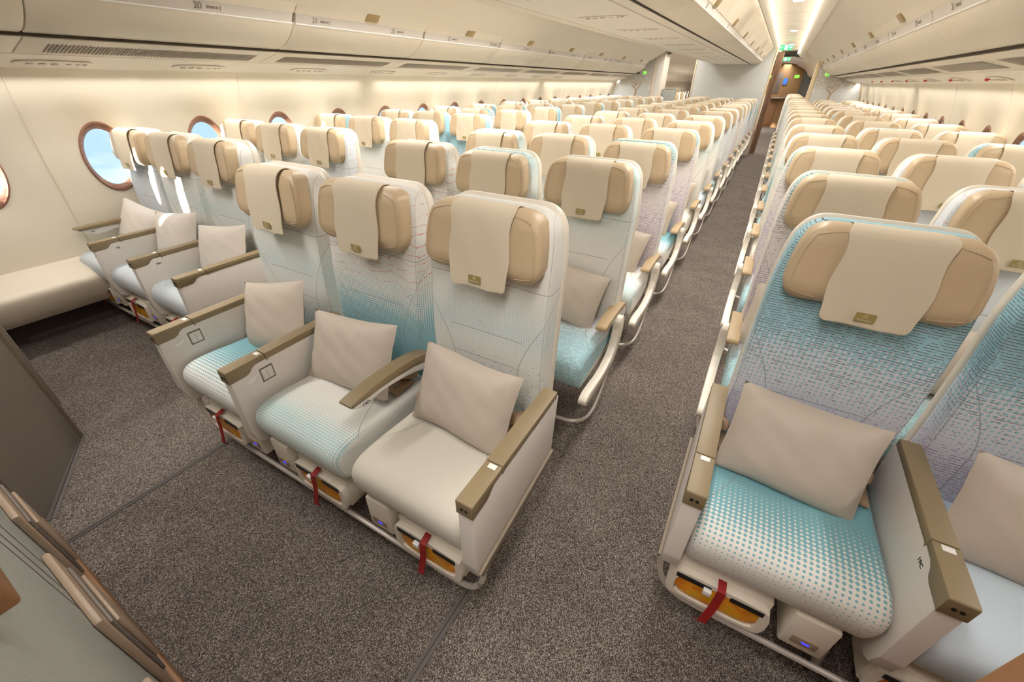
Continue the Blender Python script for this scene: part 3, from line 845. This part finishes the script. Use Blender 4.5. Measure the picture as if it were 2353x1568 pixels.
def outer_bins(sg, ybase, k0, k1, first_no):
    side = 'left' if sg < 0 else 'right'
    low, up = bin_prof_outer()
    s = sg
    ml = unit_mesh(mirror(low, s), 0, UB, -.02*s, M['binm']); mu = unit_mesh(mirror(up, s), 0, UB, -.02*s, M['binm'])
    led = unit_mesh(mirror([(1.727, 1.757), (1.722, 1.768), (1.706, 1.80), (1.700, 1.807)], s), .01, UB-.01, -.03*s, M['ledge'])
    lip = MB().tube([(s*1.7275, .012, 1.7545), (s*1.7275, UB-.012, 1.7545)], .0042, 6).mesh('lip', M['white'])
    lt = MB().box(-.007, .007, -.06, .06, -.030, .030, .005).mesh('latch', M['gold'])
    gap = MB().box(-.009, .009, .0, UB, -.008, .008).mesh('gap', M['dark'])
    core = MB().prism([(s*1.965, 1.632), (s*1.75, 1.775), (s*1.72, 1.815), (s*1.33, 2.03), (s*1.40, 2.2), (s*2.4, 2.2), (s*2.5, 1.66)], .0, UB, axis='y').mesh('core', M['binm'])
    vp = unit_mesh(mirror([(2.20, 1.548), (2.10, 1.572), (1.985, 1.598), (1.968, 1.606)], s), 0, UB, -.012*s, M['binm'])
    vg = MB(); nsl = 66
    for q in range(nsl):
        yy = .10+q*(UB-.20)/nsl
        (xa, za), (xb, zb) = (2.165, 1.5562), (2.035, 1.5868)
        e = .0022; xa, xb = s*xa, s*xb; w_ = (UB-.2)/nsl*.5
        vg.add([(xa, yy, za-e), (xa, yy+w_, za-e), (xb, yy+w_, zb-e), (xb, yy, zb-e)], [(0, 1, 2, 3)])
    vg = vg.mesh('vent_slots', M['slot'])
    for k in range(k0, k1):
        y = ybase+UB*k
        t = empty('overhead_bin', (0, y, 0), '%s wall overhead bin, %s' % (side, 'the nearest one with the widest door' if k == (0 if sg < 0 else 1) else ('%s along the row from the camera' % ORD[k] if k > 0 else 'the partly cut-off one nearest the camera')), 'overhead bin', 'overhead bins on the %s wall' % side)
        inst('lower_door', ml, t); inst('upper_door', mu, t); inst('bin_body', core, t); inst('ledge', led, t); inst('lip', lip, t)
        a = math.atan2(.07, .06)
        inst('latch', lt, t, (s*(1.664), UB/2, 1.838), rot=(0, -s*R(45), 0))
        lb = inst('shadow_gap', gap, t, (s*1.964, 0, 1.618))
        for no in range(18, 31):
            ly = LY0[sg]+.735*(no-20)-y
            if not 0 < ly < UB: continue
            l = inst('row_number', label_mesh(no), t, (s*1.7125, ly, 1.781), rot=(R(117), 0, R(90)*(1 if s < 0 else -1)))
            ic = inst('row_icons', icon, t, (s*1.7125, ly+(.045 if s < 0 else -.045), 1.781), rot=(R(117), 0, R(90)*(1 if s < 0 else -1)))
        v = inst('vent_panel', vp, None, (0, y, 0)); 
        tag(v, '%s air vent panel beneath the %s' % ('slotted' if sg < 0 else 'grey striped', '%s wall overhead bin %s' % (side, ('nearest the camera' if k <= 0 else '%s in line' % ORD[k]))), 'vent panel', 'vent panels under the %s bins' % side)
        inst('slots', vg, v)
outer_bins(-1, .43, -1, 8, 20)
outer_bins(1, .53, -1, 9, 18)
for sg, n in ((-1, 10), (1, 11)):
    strip('trim_%d' % n, mirror([(2.56, 1.486), (2.50, 1.489), (2.44, 1.492), (2.24, 1.537), (2.208, 1.545), (2.205, 1.552)], sg), Y0, Y1, M['plastic'])
    strip('trim_%d' % (n+20), mirror([(1.97, 1.62), (1.98, 1.66)], sg), Y0, Y1, M['dark'])

# centre bins
lowc = smoothpoly([(.335, 1.822), (.40, 1.824), (.48, 1.836), (.53, 1.853), (.545, 1.862)], 2, False)
upc = smoothpoly([(.560, 1.905), (.60, 1.965), (.645, 2.03), (.68, 2.09), (.69, 2.125)], 2, False)
mlc = unit_mesh(lowc, 0, UB, -.02, M['binm']); muc = unit_mesh(upc, 0, UB, -.02, M['binm'])
mlcl = unit_mesh(mirror(lowc, -1), 0, UB, .02, M['binm']); mucl = unit_mesh(mirror(upc, -1), 0, UB, .02, M['binm'])
ledc = unit_mesh([(.546, 1.866), (.5475, 1.872), (.553, 1.895), (.557, 1.903)], .01, UB-.01, -.02, M['ledge'])
lipc = MB().tube([(.5465, .012, 1.8635), (.5465, UB-.012, 1.8635)], .004, 6).mesh('lip', M['white'])
corec = MB().prism([(-.325, 1.832), (.325, 1.832), (.54, 1.872), (.67, 2.12), (.6, 2.22), (-.6, 2.22), (-.67, 2.12), (-.54, 1.872)], 0, UB, axis='y').mesh('core', M['binm'])
ltc = MB().box(-.007, .007, -.06, .06, -.030, .030, .005).mesh('latch', M['gold'])
gapc = MB().box(-.007, .007, 0, UB, -.006, .006).mesh('gap', M['dark'])
for k in range(-1, 9):
    y = .15+UB*k
    t = empty('centre_overhead_bin', (0, y, 0), 'cream overhead bin above the centre seats, %s' % ('nearest the camera' if k < 1 and k > -1 else ('above the camera' if k < 0 else '%s along from the camera' % ORD[k])), 'overhead bin', 'overhead bins above the centre block')
    inst('lower_door', mlc, t); inst('upper_door', muc, t); inst('bin_body', corec, t); inst('ledge', ledc, t); inst('lip', lipc, t)
    inst('lower_door', mlcl, t); inst('upper_door', mucl, t)
    inst('latch', ltc, t, (.580, UB/2, 1.932), rot=(0, R(33), 0))
    inst('shadow_gap', gapc, t, (.327, 0, 1.822))
    if k < 6: inst('row_number', label_mesh(20+2*k if k > 0 else 20), t, (.5535, UB*.3, 1.884), rot=(R(107), 0, R(90)))
strip('trim_20', [(-.335, 1.826), (-.31, 1.818), (.31, 1.818), (.318, 1.822)], Y0, 11.55, M['plastic'])
strip('trim_21', [(.222, 1.8172), (.224, 1.815), (.230, 1.815), (.232, 1.8172)], Y0, 11.55, M['ledge'])

for sg, n in ((-1, 30), (1, 32)):
    strip('trim_%d' % (n+30), mirror([(2.56, 1.486), (2.24, 1.54), (1.97, 1.615), (1.955, 1.622), (1.82, 1.67), (1.728, 1.752), (1.70, 1.806), (1.54, 1.935), (1.31, 2.035)], sg), 12.1 if sg > 0 else 11.3, 22, M['binm'])
# passenger service units: oval recess, nozzles, lights
def psu_mesh():
    b = MB()
    out = smoothpoly([(-.16, -.05), (.12, -.055), (.17, -.02), (.16, .04), (-.10, .055), (-.17, .02)], 2)
    b.prism([(a, c) for a, c in out], -.005, .0, .0015, axis='z')
    for (a, c, r_) in ((-.10, .0, .016), (-.05, .0, .016), (0, .0, .016)):
        b.cyl((a, c, -.006), r_, .006, 'z', 14, mi=1)
    for a in (.06, .10, .13): b.cyl((a, 0, -.006), .011, .004, 'z', 12, mi=1)
    return b.mesh('psu', [M['plastic'], M['ledge'], M['metal']])
PS = psu_mesh()
for sg, blk in ((-1, 'L'), (1, 'R')):
    for r in range(0, 9):
        y = row_y(blk, r)+.30
        o = inst('service_unit', PS, None, (sg*2.345, y, 1.5125), rot=(sg*R(12.7), 0, R(90)))
        tag(o, 'overhead panel of reading lights and nozzles above the %s block, %s row' % ('left' if sg < 0 else 'right', ORD[r]), 'service unit', 'service units over the side seats')
for r in range(1, 11):
    o = inst('service_unit', PS, None, (-.02, row_y('M', r)+.25, 1.8185)); tag(o, 'reading light and nozzle panel under the centre bins, above the %s row' % ORD[r], 'service unit', 'service units over the centre seats')
tagm = MB()
rs = [[(a*q, b_*q, z) for a, b_ in sup(.012, .026, 2, 12)] for z, q in ((.0, .3), (-.004, 1), (-.012, 1.1), (-.02, .5))]
tagm = tagm.rings(rs).mesh('tag', M['redtag'], 60)
for i in range(9):
    o = inst('red_tag', tagm, None, (2.32, row_y('R', i+3)+.0-.42, 1.519)); tag(o, 'small red tag under the right bins, %s from the camera' % ('nearest' if i == 0 else ORD[i]), 'tag', 'red tags under the right bins')

# cove lights along the ceiling
for q, (x, zz, wv, tilt, side) in enumerate(((1.190, 2.155, .085, R(-62), 'right'), (.775, 2.165, .09, R(58), 'left'))):
    lm = MB().box(-wv/2, wv/2, .012, .83, -.004, .004, .002).mesh('cove', M['led'])
    for k in range(15):
        y = 1.9+.84*k
        o = inst('cove_light', lm, None, (x, y, zz), rot=(0, tilt, 0)); tag(o, 'bright ceiling cove light segment, %s side of the right aisle, %s from the camera' % (side, ORD[k] if k else 'nearest'), 'light', 'cove lights over the right aisle')
for k, y in enumerate((5.9, 9.3, 12.6)):
    t = empty('ceiling_downlight', (1.0, y, 2.222), 'square white downlight in the aisle ceiling, %s from the camera' % ('nearest', 'second', 'third')[k], 'light', 'square downlights over the right aisle')
    inst('frame', MB().box(-.06, .06, -.10, .10, -.004, .004, .002).mesh('f', M['white']), t)
    inst('lens', MB().box(-.048, .048, -.085, .085, -.007, -.003).mesh('f', M['led2']), t)
# transverse joints of the ceiling panels
for k in range(12):
    o = inst('trim_%d' % (40+k), MB().box(.87, 1.14, 1.4+1.1*k, 1.403+1.1*k, 2.2195, 2.223).mesh('j', M['ledge'])); o['kind'] = 'structure'

# exit signs
def arrow(b, cx, s_, mi):
    b.box(cx-.022, cx+.022, -.0052, -.004, -.003, .003, mi=mi)
    for q in (1, -1): b.box(cx+s_*.010-.012, cx+s_*.010+.012, -.0052, -.004, -.003, .003, mi=mi, rot=Matrix.Rotation(q*s_*.8, 3, 'Y'), at=(cx+s_*.022, -.0046, 0))
def exit_sign(loc, sc, lab):
    b = MB().box(-.115, .115, -.004, .008, -.045, .045, .003); eb = b.mesh('sign', M['exitgreen'])
    t = inst('exit_sign', eb, None, loc); t.scale = (sc, sc, sc); tag(t, lab, 'exit sign', 'exit signs')
    g = MB(); arrow(g, -.075, -1, 0); arrow(g, .075, 1, 0)
    inst('arrow', g.mesh('a', M['exitwhite']), t)
    g = MB().box(-.022, .022, -.0052, -.004, -.038, .038)
    inst('doorway', g.mesh('d', M['exitwhite']), t)
    g = MB()
    g.cyl((-.002, -.0056, .026), .006, .001, 'y')
    for p in (((0, 0, .018), (.002, 0, -.004)), ((.002, 0, -.004), (.012, 0, -.016), (.008, 0, -.032)), ((.002, 0, -.004), (-.008, 0, -.014), (-.014, 0, -.026)), ((0, 0, .014), (.012, 0, .008)), ((0, 0, .014), (-.01, 0, .004))):
        g.tube([(a, -.0058, c) for a, _, c in p], .003, 5)
    inst('running_figure', g.mesh('r', M['exitgreen']), t)
exit_sign((.925, 11.4, 2.10), 1.0, 'green exit sign with two arrows hanging over the right aisle, nearer one')
exit_sign((.93, 15.1, 2.04), 1.0, 'small green exit sign at the far end of the right aisle')

# ------------------------------------------------------------------ partitions at the back of this cabin
def tree_partition(sg, y, lab):
    s = sg
    t = empty('cabin_partition', (0, y, 0), lab, 'partition', 'tree pattern partitions')
    poly = [(s*1.66, 0.0), (s*2.60, 0.0), (s*2.635, .8), (s*2.60, 1.2), (s*2.50, 1.54), (s*2.2, 1.75), (s*1.66, 2.2)]
    inst('panel', MB().prism(poly, 0, .03, axis='y').mesh('p', M['partition']), t)
    # tree: trunk, branches and leaves
    tm = MB(); cx = s*2.02 if s > 0 else s*2.02
    for p, r_ in (([(cx, 1.05), (cx, 1.18), (cx+.01, 1.27), (cx+.02, 1.31)], [.022, .018, .016, .014]), ([(cx+.02, 1.30), (cx+.07, 1.36), (cx+.11, 1.40), (cx+.13, 1.47)], [.012, .010, .008, .005]),
                  ([(cx+.01, 1.28), (cx-.03, 1.34), (cx-.08, 1.36), (cx-.11, 1.42)], [.012, .010, .008, .005]), ([(cx-.03, 1.34), (cx-.01, 1.38), (cx+.01, 1.43)], [.008, .006, .004]), ([(cx-.06, 1.355), (cx-.055, 1.39), (cx-.03, 1.42)], [.006, .005, .004])):
        tm.tube([(a, -.001, c) for a, c in smoothpoly(p, 1, False)], [r_[min(i//2, len(r_)-1)] for i in range(2*len(p))], 6)
    rnd = random.Random(4)
    n = 0
    while n < 800:
        a = rnd.uniform(1.70, 2.56); c = rnd.uniform(1.36, 2.0)
        if c < 1.40+.10*abs(a-2.02)*.4+.03*math.sin(a*21): continue
        if c > 2.0-(a-1.7)*.62: continue
        q = rnd.uniform(0, 3.14); L = rnd.uniform(.008, .013); w = L*.45; ca, sa = math.cos(q), math.sin(q)
        pts = [(L, 0), (0, w), (-L, 0), (0, -w)]
        tm.add([(s*a+ca*u_-sa*v_, -.0018, c+sa*u_+ca*v_) for u_, v_ in pts], [(0, 1, 2, 3)]); n += 1
    inst('tree_motif', tm.mesh('tree', M['edge'] if False else plain('motif_bronze', (190, 160, 124), .5)), t)
    inst('edge_post', MB().box(min(s*1.60, s*1.67), max(s*1.60, s*1.67), -.012, .30, 0, 2.12, .006).mesh('e', M['edge']), t)
    inst('wall_trim', MB().tube([(s*wall_x(z)-s*.012, -.006, z) for z in (.45, .8, 1.1, 1.3, 1.48)], .012, 6).mesh('e', M['edge']), t)
    sx = s*1.85
    sgm = MB().box(sx-.055, sx+.055, -.012, 0, 1.60, 1.69, .004); inst('lavatory_sign', sgm.mesh('s', M['ledge']), t)
    fg = MB()
    for q in (-.03, 0, .03):
        fg.cyl((sx+q, -.0135, 1.674), .006, .002, 'y'); fg.prism([(sx+q-.010, 1.638), (sx+q+.010, 1.638), (sx+q+.006, 1.665), (sx+q-.006, 1.665)], -.0145, -.0125, axis='y')
        fg.box(sx+q-.005, sx+q+.005, -.0145, -.0125, 1.612, 1.638)
    inst('sign_figures', fg.mesh('s', M['glowgreen']), t)
    cp = MB().box(s*1.70-.02, s*1.70+.02, -.006, 0, 1.30, 1.38, mi=0); inst('small_placard', cp.mesh('c', M['white']), t)
    return t
tree_partition(-1, 11.12, 'pale partition with tree and leaf pattern at the rear, left of the left aisle')
tree_partition(1, 11.98, 'pale partition with tree and leaf pattern at the rear, right of the right aisle')
t = empty('cabin_partition', (0, 11.62, 0), 'wide plain pale partition closing off the centre block at the rear', 'partition')
inst('panel', MB().prism([(-.80, 0), (.755, 0), (.755, 2.15), (.60, 2.22), (-.80, 2.22)], 0, .04, axis='y').mesh('p', M['partition']), t)
inst('edge_post', MB().box(.755, .785, -.012, .18, 0, 2.12, .006).mesh('e', M['edge']), t)
inst('edge_post', MB().box(-.83, -.80, -.012, .10, 0, 2.15, .006).mesh('e', M['edge']), t)
inst('small_placard', MB().box(.69, .72, -.004, 0, 1.32, 1.38).mesh('c', M['white']), t); inst('small_placard', MB().box(-.77, -.74, -.004, 0, 1.32, 1.38).mesh('c', M['white']), t)
# lavatory column beside the left partition
t = empty('lavatory_column', (-1.52, 11.10, 0), 'narrow cream column with a slim door beside the left aisle at the rear', 'column')
inst('body', MB().box(-.13, .08, 0, .55, 0, 2.14, .008).mesh('c', M['plastic']), t)
inst('door', MB().box(-.06, .05, -.006, .0, .75, 1.86, .003).mesh('c', M['white']), t)
inst('latch', MB().box(-.02, .04, -.03, .0, 1.10, 1.16, .004).mesh('c', M['gold']), t)
inst('door_leaf_low', MB().box(.085, .42, .25, .28, 0, 1.32, .03).mesh('c', M['greypanel']), t)
# gathered curtain in the right aisle
cb = MB(); rs = []
for z in (0.02, .5, 1.0, 1.5, 2.05):
    ring = []
    for k in range(60):
        a = k/59; ring.append((.80+.085*a+.010*math.sin(a*40), 11.84+a*.22+.02*math.cos(a*40), z))
    ring += [(x+.03, y_, z) for x, y_, z in ring[::-1]]
    rs.append(ring)
o = inst('curtain', cb.rings(rs).mesh('curtain', M['curtain'], 60)); tag(o, 'brown gathered curtain hanging at the left side of the right aisle', 'curtain')
# rear cabin: a few rows of seats and the galley
def rear_seat(x, y, lab, grp):
    t = empty('airplane_seat', (x, y, 0), lab, 'seat', grp)
    inst('seat_cushion', ME['cushion'], t, mat=SEATF['c']); inst('backrest', ME['back'], t, mat=BACK['D'][0]); inst('back_shell', ME['shell'], t)
    h = inst('headrest', ME['head'], t); inst('headrest_cover', ME['cover'], h)
    inst('seat_frame', ME['frame'], t); inst('leg', ME['leg'], t)
for k in range(6):
    rear_seat(1.4725, 13.3+.84*k, 'aisle seat beyond the right tree partition, %s from it' % ('nearest' if k == 0 else ORD[k]), 'rear cabin seats by the right aisle')
for k in range(5):
    rear_seat(.497, 13.6+.84*k, 'rear cabin seat beyond the brown curtain, %s behind it' % ('nearest' if k == 0 else ORD[k]), 'rear cabin seats behind the curtain')
for k in range(3):
    rear_seat(-1.966, 14.2+.84*k, 'rear cabin seat seen past the lavatory column, %s from it' % ('nearest' if k == 0 else ORD[k]), 'rear cabin seats past the column')
t = empty('galley', (.9, 20.4, 0), 'brown veneer galley unit closing the far end of the right aisle', 'galley')
inst('cabinet', MB().box(-.6, .7, 0, .6, 0, 2.08, .01).mesh('g', M['galley']), t)
inst('oven_panel', MB().box(-.16, .05, -.02, 0, 1.15, 1.8, .01).mesh('g', M['mono']), t)
inst('counter', MB().box(-.3, .35, -.25, 0, .98, 1.02, .006).mesh('g', M['metal']), t)
inst('cart_door', MB().box(-.14, .14, -.02, 0, .08, .95, .01).mesh('g', M['brown']), t)
inst('screen_frame', MB().box(.10, .26, -.03, 0, 1.42, 1.66, .006).mesh('g', M['mono']), t)
inst('screen', MB().box(.12, .24, -.034, -.028, 1.45, 1.63).mesh('g', M['blue']), t)
for k, (x, y) in enumerate(((.72, 14.6), (1.32, 13.6))):
    o = inst('lavatory_sign', MB().box(-.05, .05, -.01, .01, -.03, .03, .003).mesh('s', M['glowgreen']), None, (x, y, 1.62)); tag(o, 'small green lit lavatory sign %s of the far aisle' % ('left', 'right')[k], 'sign', 'far lavatory signs')

# ------------------------------------------------------------------ bulkheads in front of the first row
YB = -.5615
o = inst('bulkhead_partition', MB().box(-.78, .80, YB-.05, YB, 0, 2.05, .004).mesh('b', M['greypanel'])); tag(o, 'woven grey bulkhead wall facing the centre seats, lower left of the photo', 'partition')
inst('grooves', (lambda b: [b.box(x, x+w, YB-.001, YB+.0012, .44, 1.15) for x, w in ((-.082, .004), (.02, .006), (.10, .004))] and b)(MB()).mesh('g', M['mono']), o)
inst('baseboard', MB().box(-.78, .80, YB, -.535, 0, .11, .004).mesh('g', M['brown']), o)
for i, x in enumerate((-.624, -.129, .366)):
    t = empty('folded_table', (x, YB, .09), 'tan and grey folded tray on the grey bulkhead, %s' % ('farthest up-left', 'middle one', 'nearest, at the bottom edge')[i], 'tray', 'folded trays on the grey bulkhead')
    inst('tray_frame', MB().box(0, .302, 0, .017, 0, .385, .006).mesh('f', M['tan']), t)
    inst('tray_leaf', MB().box(.03, .27, .017, .024, .06, .33, .003).mesh('f', M['mono']), t)
    inst('pocket', MB().box(.05, .25, .024, .032, .10, .30, .003).mesh('f', M['tan']), t)
t = empty('literature_pocket', (.34, YB, 1.035), 'brown leather pocket with a magazine on the grey bulkhead at the left edge', 'pocket')
inst('leather_front', MB().box(0, .29, 0, .031, 0, .16, .004).mesh('l', M['brown']), t)
o = inst('magazine', MB().box(.36, .61, YB+.004, YB+.020, 1.06, 1.30, .002).box(.40, .57, YB+.0195, YB+.0206, 1.12, 1.24, mi=1).mesh('m', [M['cloth'], plain('magazine_print', (110, 60, 70), .5, noise=.6, nscale=60)])); tag(o, 'magazine standing in the brown pocket at the left edge', 'magazine')
# left monument
o = inst('side_monument', MB().prism([(-2.50, -1.7), (-.895, -1.7), (-.895, -.545), (-1.335, -.285), (-2.50, -.285)], 0, 2.0, .004, axis='z').mesh('m', M['mono'])); tag(o, 'dark grey cabinet with an angled side wall, at the left edge', 'cabinet')
inst('front_slab', MB().box(-2.3, -1.35, -.285, -.262, .18, 1.0, .01).mesh('m', M['mono']), o)
inst('edge_post', MB().box(-1.347, -1.325, -.298, -.274, 0, 2.0, .003).mesh('m', M['greyrub']), o)
# right bulkhead corner
o = inst('bulkhead_corner', MB().box(1.315, 2.55, -.34, -.262, 0, 2.0, .003).mesh('m', M['brown'])); tag(o, 'tan brown bulkhead corner cut off at the lower right edge', 'partition')

# ------------------------------------------------------------------ light
def area(name, loc, sx, sy, energy, col=(1, .967, .925), rot=(0, 0, 0)):
    l = bpy.data.lights.new(name, 'AREA'); l.shape = 'RECTANGLE'; l.size = sx; l.size_y = sy; l.energy = energy; l.color = col; l.spread = R(150)
    o = bpy.data.objects.new(name, l); COL.objects.link(o); o.location = loc; o.rotation_euler = rot; return o
for sg in (1, -1):
    for k, y in enumerate((-.6, 3, 7, 11, 15, 19)):
        area('aisle_light', (sg*1.0, y, 2.10 if y > 13 and False else (2.19 if y < 15 else 2.07)), .24, 3.6 if y > 0 else 1.6, (39 if 0 < y < 6 else 27 if 0 < y < 14 else (30 if sg > 0 else 75) if y > 0 else 16)*(1.55 if sg < 0 and y < 6 else 1), rot=(0, 0, 0))
    for k, y in enumerate((1.0, 5, 9, 13)):
        area('sidewall_wash_light', (sg*2.47, y, 1.484), .06, 3.8, ((16, 18, 22, 20) if sg < 0 else (12, 14, 14, 10))[k], rot=(0, sg*R(20), 0))
sun = bpy.data.lights.new('sun', 'SUN'); sun.energy = 34; sun.angle = R(1.2); sun.color = (1, .95, .86)
so = bpy.data.objects.new('sun', sun); COL.objects.link(so)
d = Vector((.50, 1.0, -.14)); so.rotation_euler = d.to_track_quat('-Z', 'Y').to_euler()

w = bpy.data.worlds.new('sky'); SC.world = w; w.use_nodes = True; nt = w.node_tree
bg = nt.nodes['Background']; tc = nt.nodes.new('ShaderNodeTexCoord'); mp = nt.nodes.new('ShaderNodeMapping'); mp.inputs['Scale'].default_value = (2, 2, 9)
nz = nt.nodes.new('ShaderNodeTexNoise'); nz.inputs['Scale'].default_value = 2.2; nz.inputs['Detail'].default_value = 6
cr = nt.nodes.new('ShaderNodeValToRGB'); cr.color_ramp.elements[0].position = .47; cr.color_ramp.elements[0].color = (.40, .60, .76, 1)
cr.color_ramp.elements[1].position = .72; cr.color_ramp.elements[1].color = (.86, .93, .97, 1)
nt.links.new(tc.outputs['Generated'], mp.inputs[0]); nt.links.new(mp.outputs[0], nz.inputs['Vector']); nt.links.new(nz.outputs[0], cr.inputs[0]); nt.links.new(cr.outputs[0], bg.inputs[0])
bg.inputs[1].default_value = 1.25

# ------------------------------------------------------------------ camera
cam = bpy.data.cameras.new('camera'); co = bpy.data.objects.new('camera', cam); COL.objects.link(co); SC.camera = co
cam.sensor_width = 36; cam.lens = 929.1439/2353*36; cam.clip_start = .02; cam.clip_end = 200
yw, pt, rl = R(29.3132), R(-32.887), R(.8378)
fw = Vector((-math.sin(yw)*math.cos(pt), math.cos(yw)*math.cos(pt), math.sin(pt)))
rt = Vector((math.cos(yw), math.sin(yw), 0)); up = rt.cross(fw)
r2 = rt*math.cos(rl)+up*math.sin(rl); u2 = -rt*math.sin(rl)+up*math.cos(rl)
co.matrix_world = Matrix(((r2.x, u2.x, -fw.x, 1.1338), (r2.y, u2.y, -fw.y, -.4649), (r2.z, u2.z, -fw.z, 1.468), (0, 0, 0, 1)))
SC.view_settings.view_transform = 'Standard'; SC.view_settings.look = 'None'; SC.view_settings.exposure = 0.26; SC.view_settings.gamma = 1
SC.cycles.max_bounces = 5; SC.cycles.diffuse_bounces = 4; SC.cycles.glossy_bounces = 2; SC.cycles.adaptive_threshold = .08; SC.cycles.use_light_tree = False; SC.cycles.adaptive_min_samples = 16; SC.cycles.transparent_max_bounces = 6
SC.cycles.use_denoising = True; SC.cycles.sample_clamp_indirect = 8
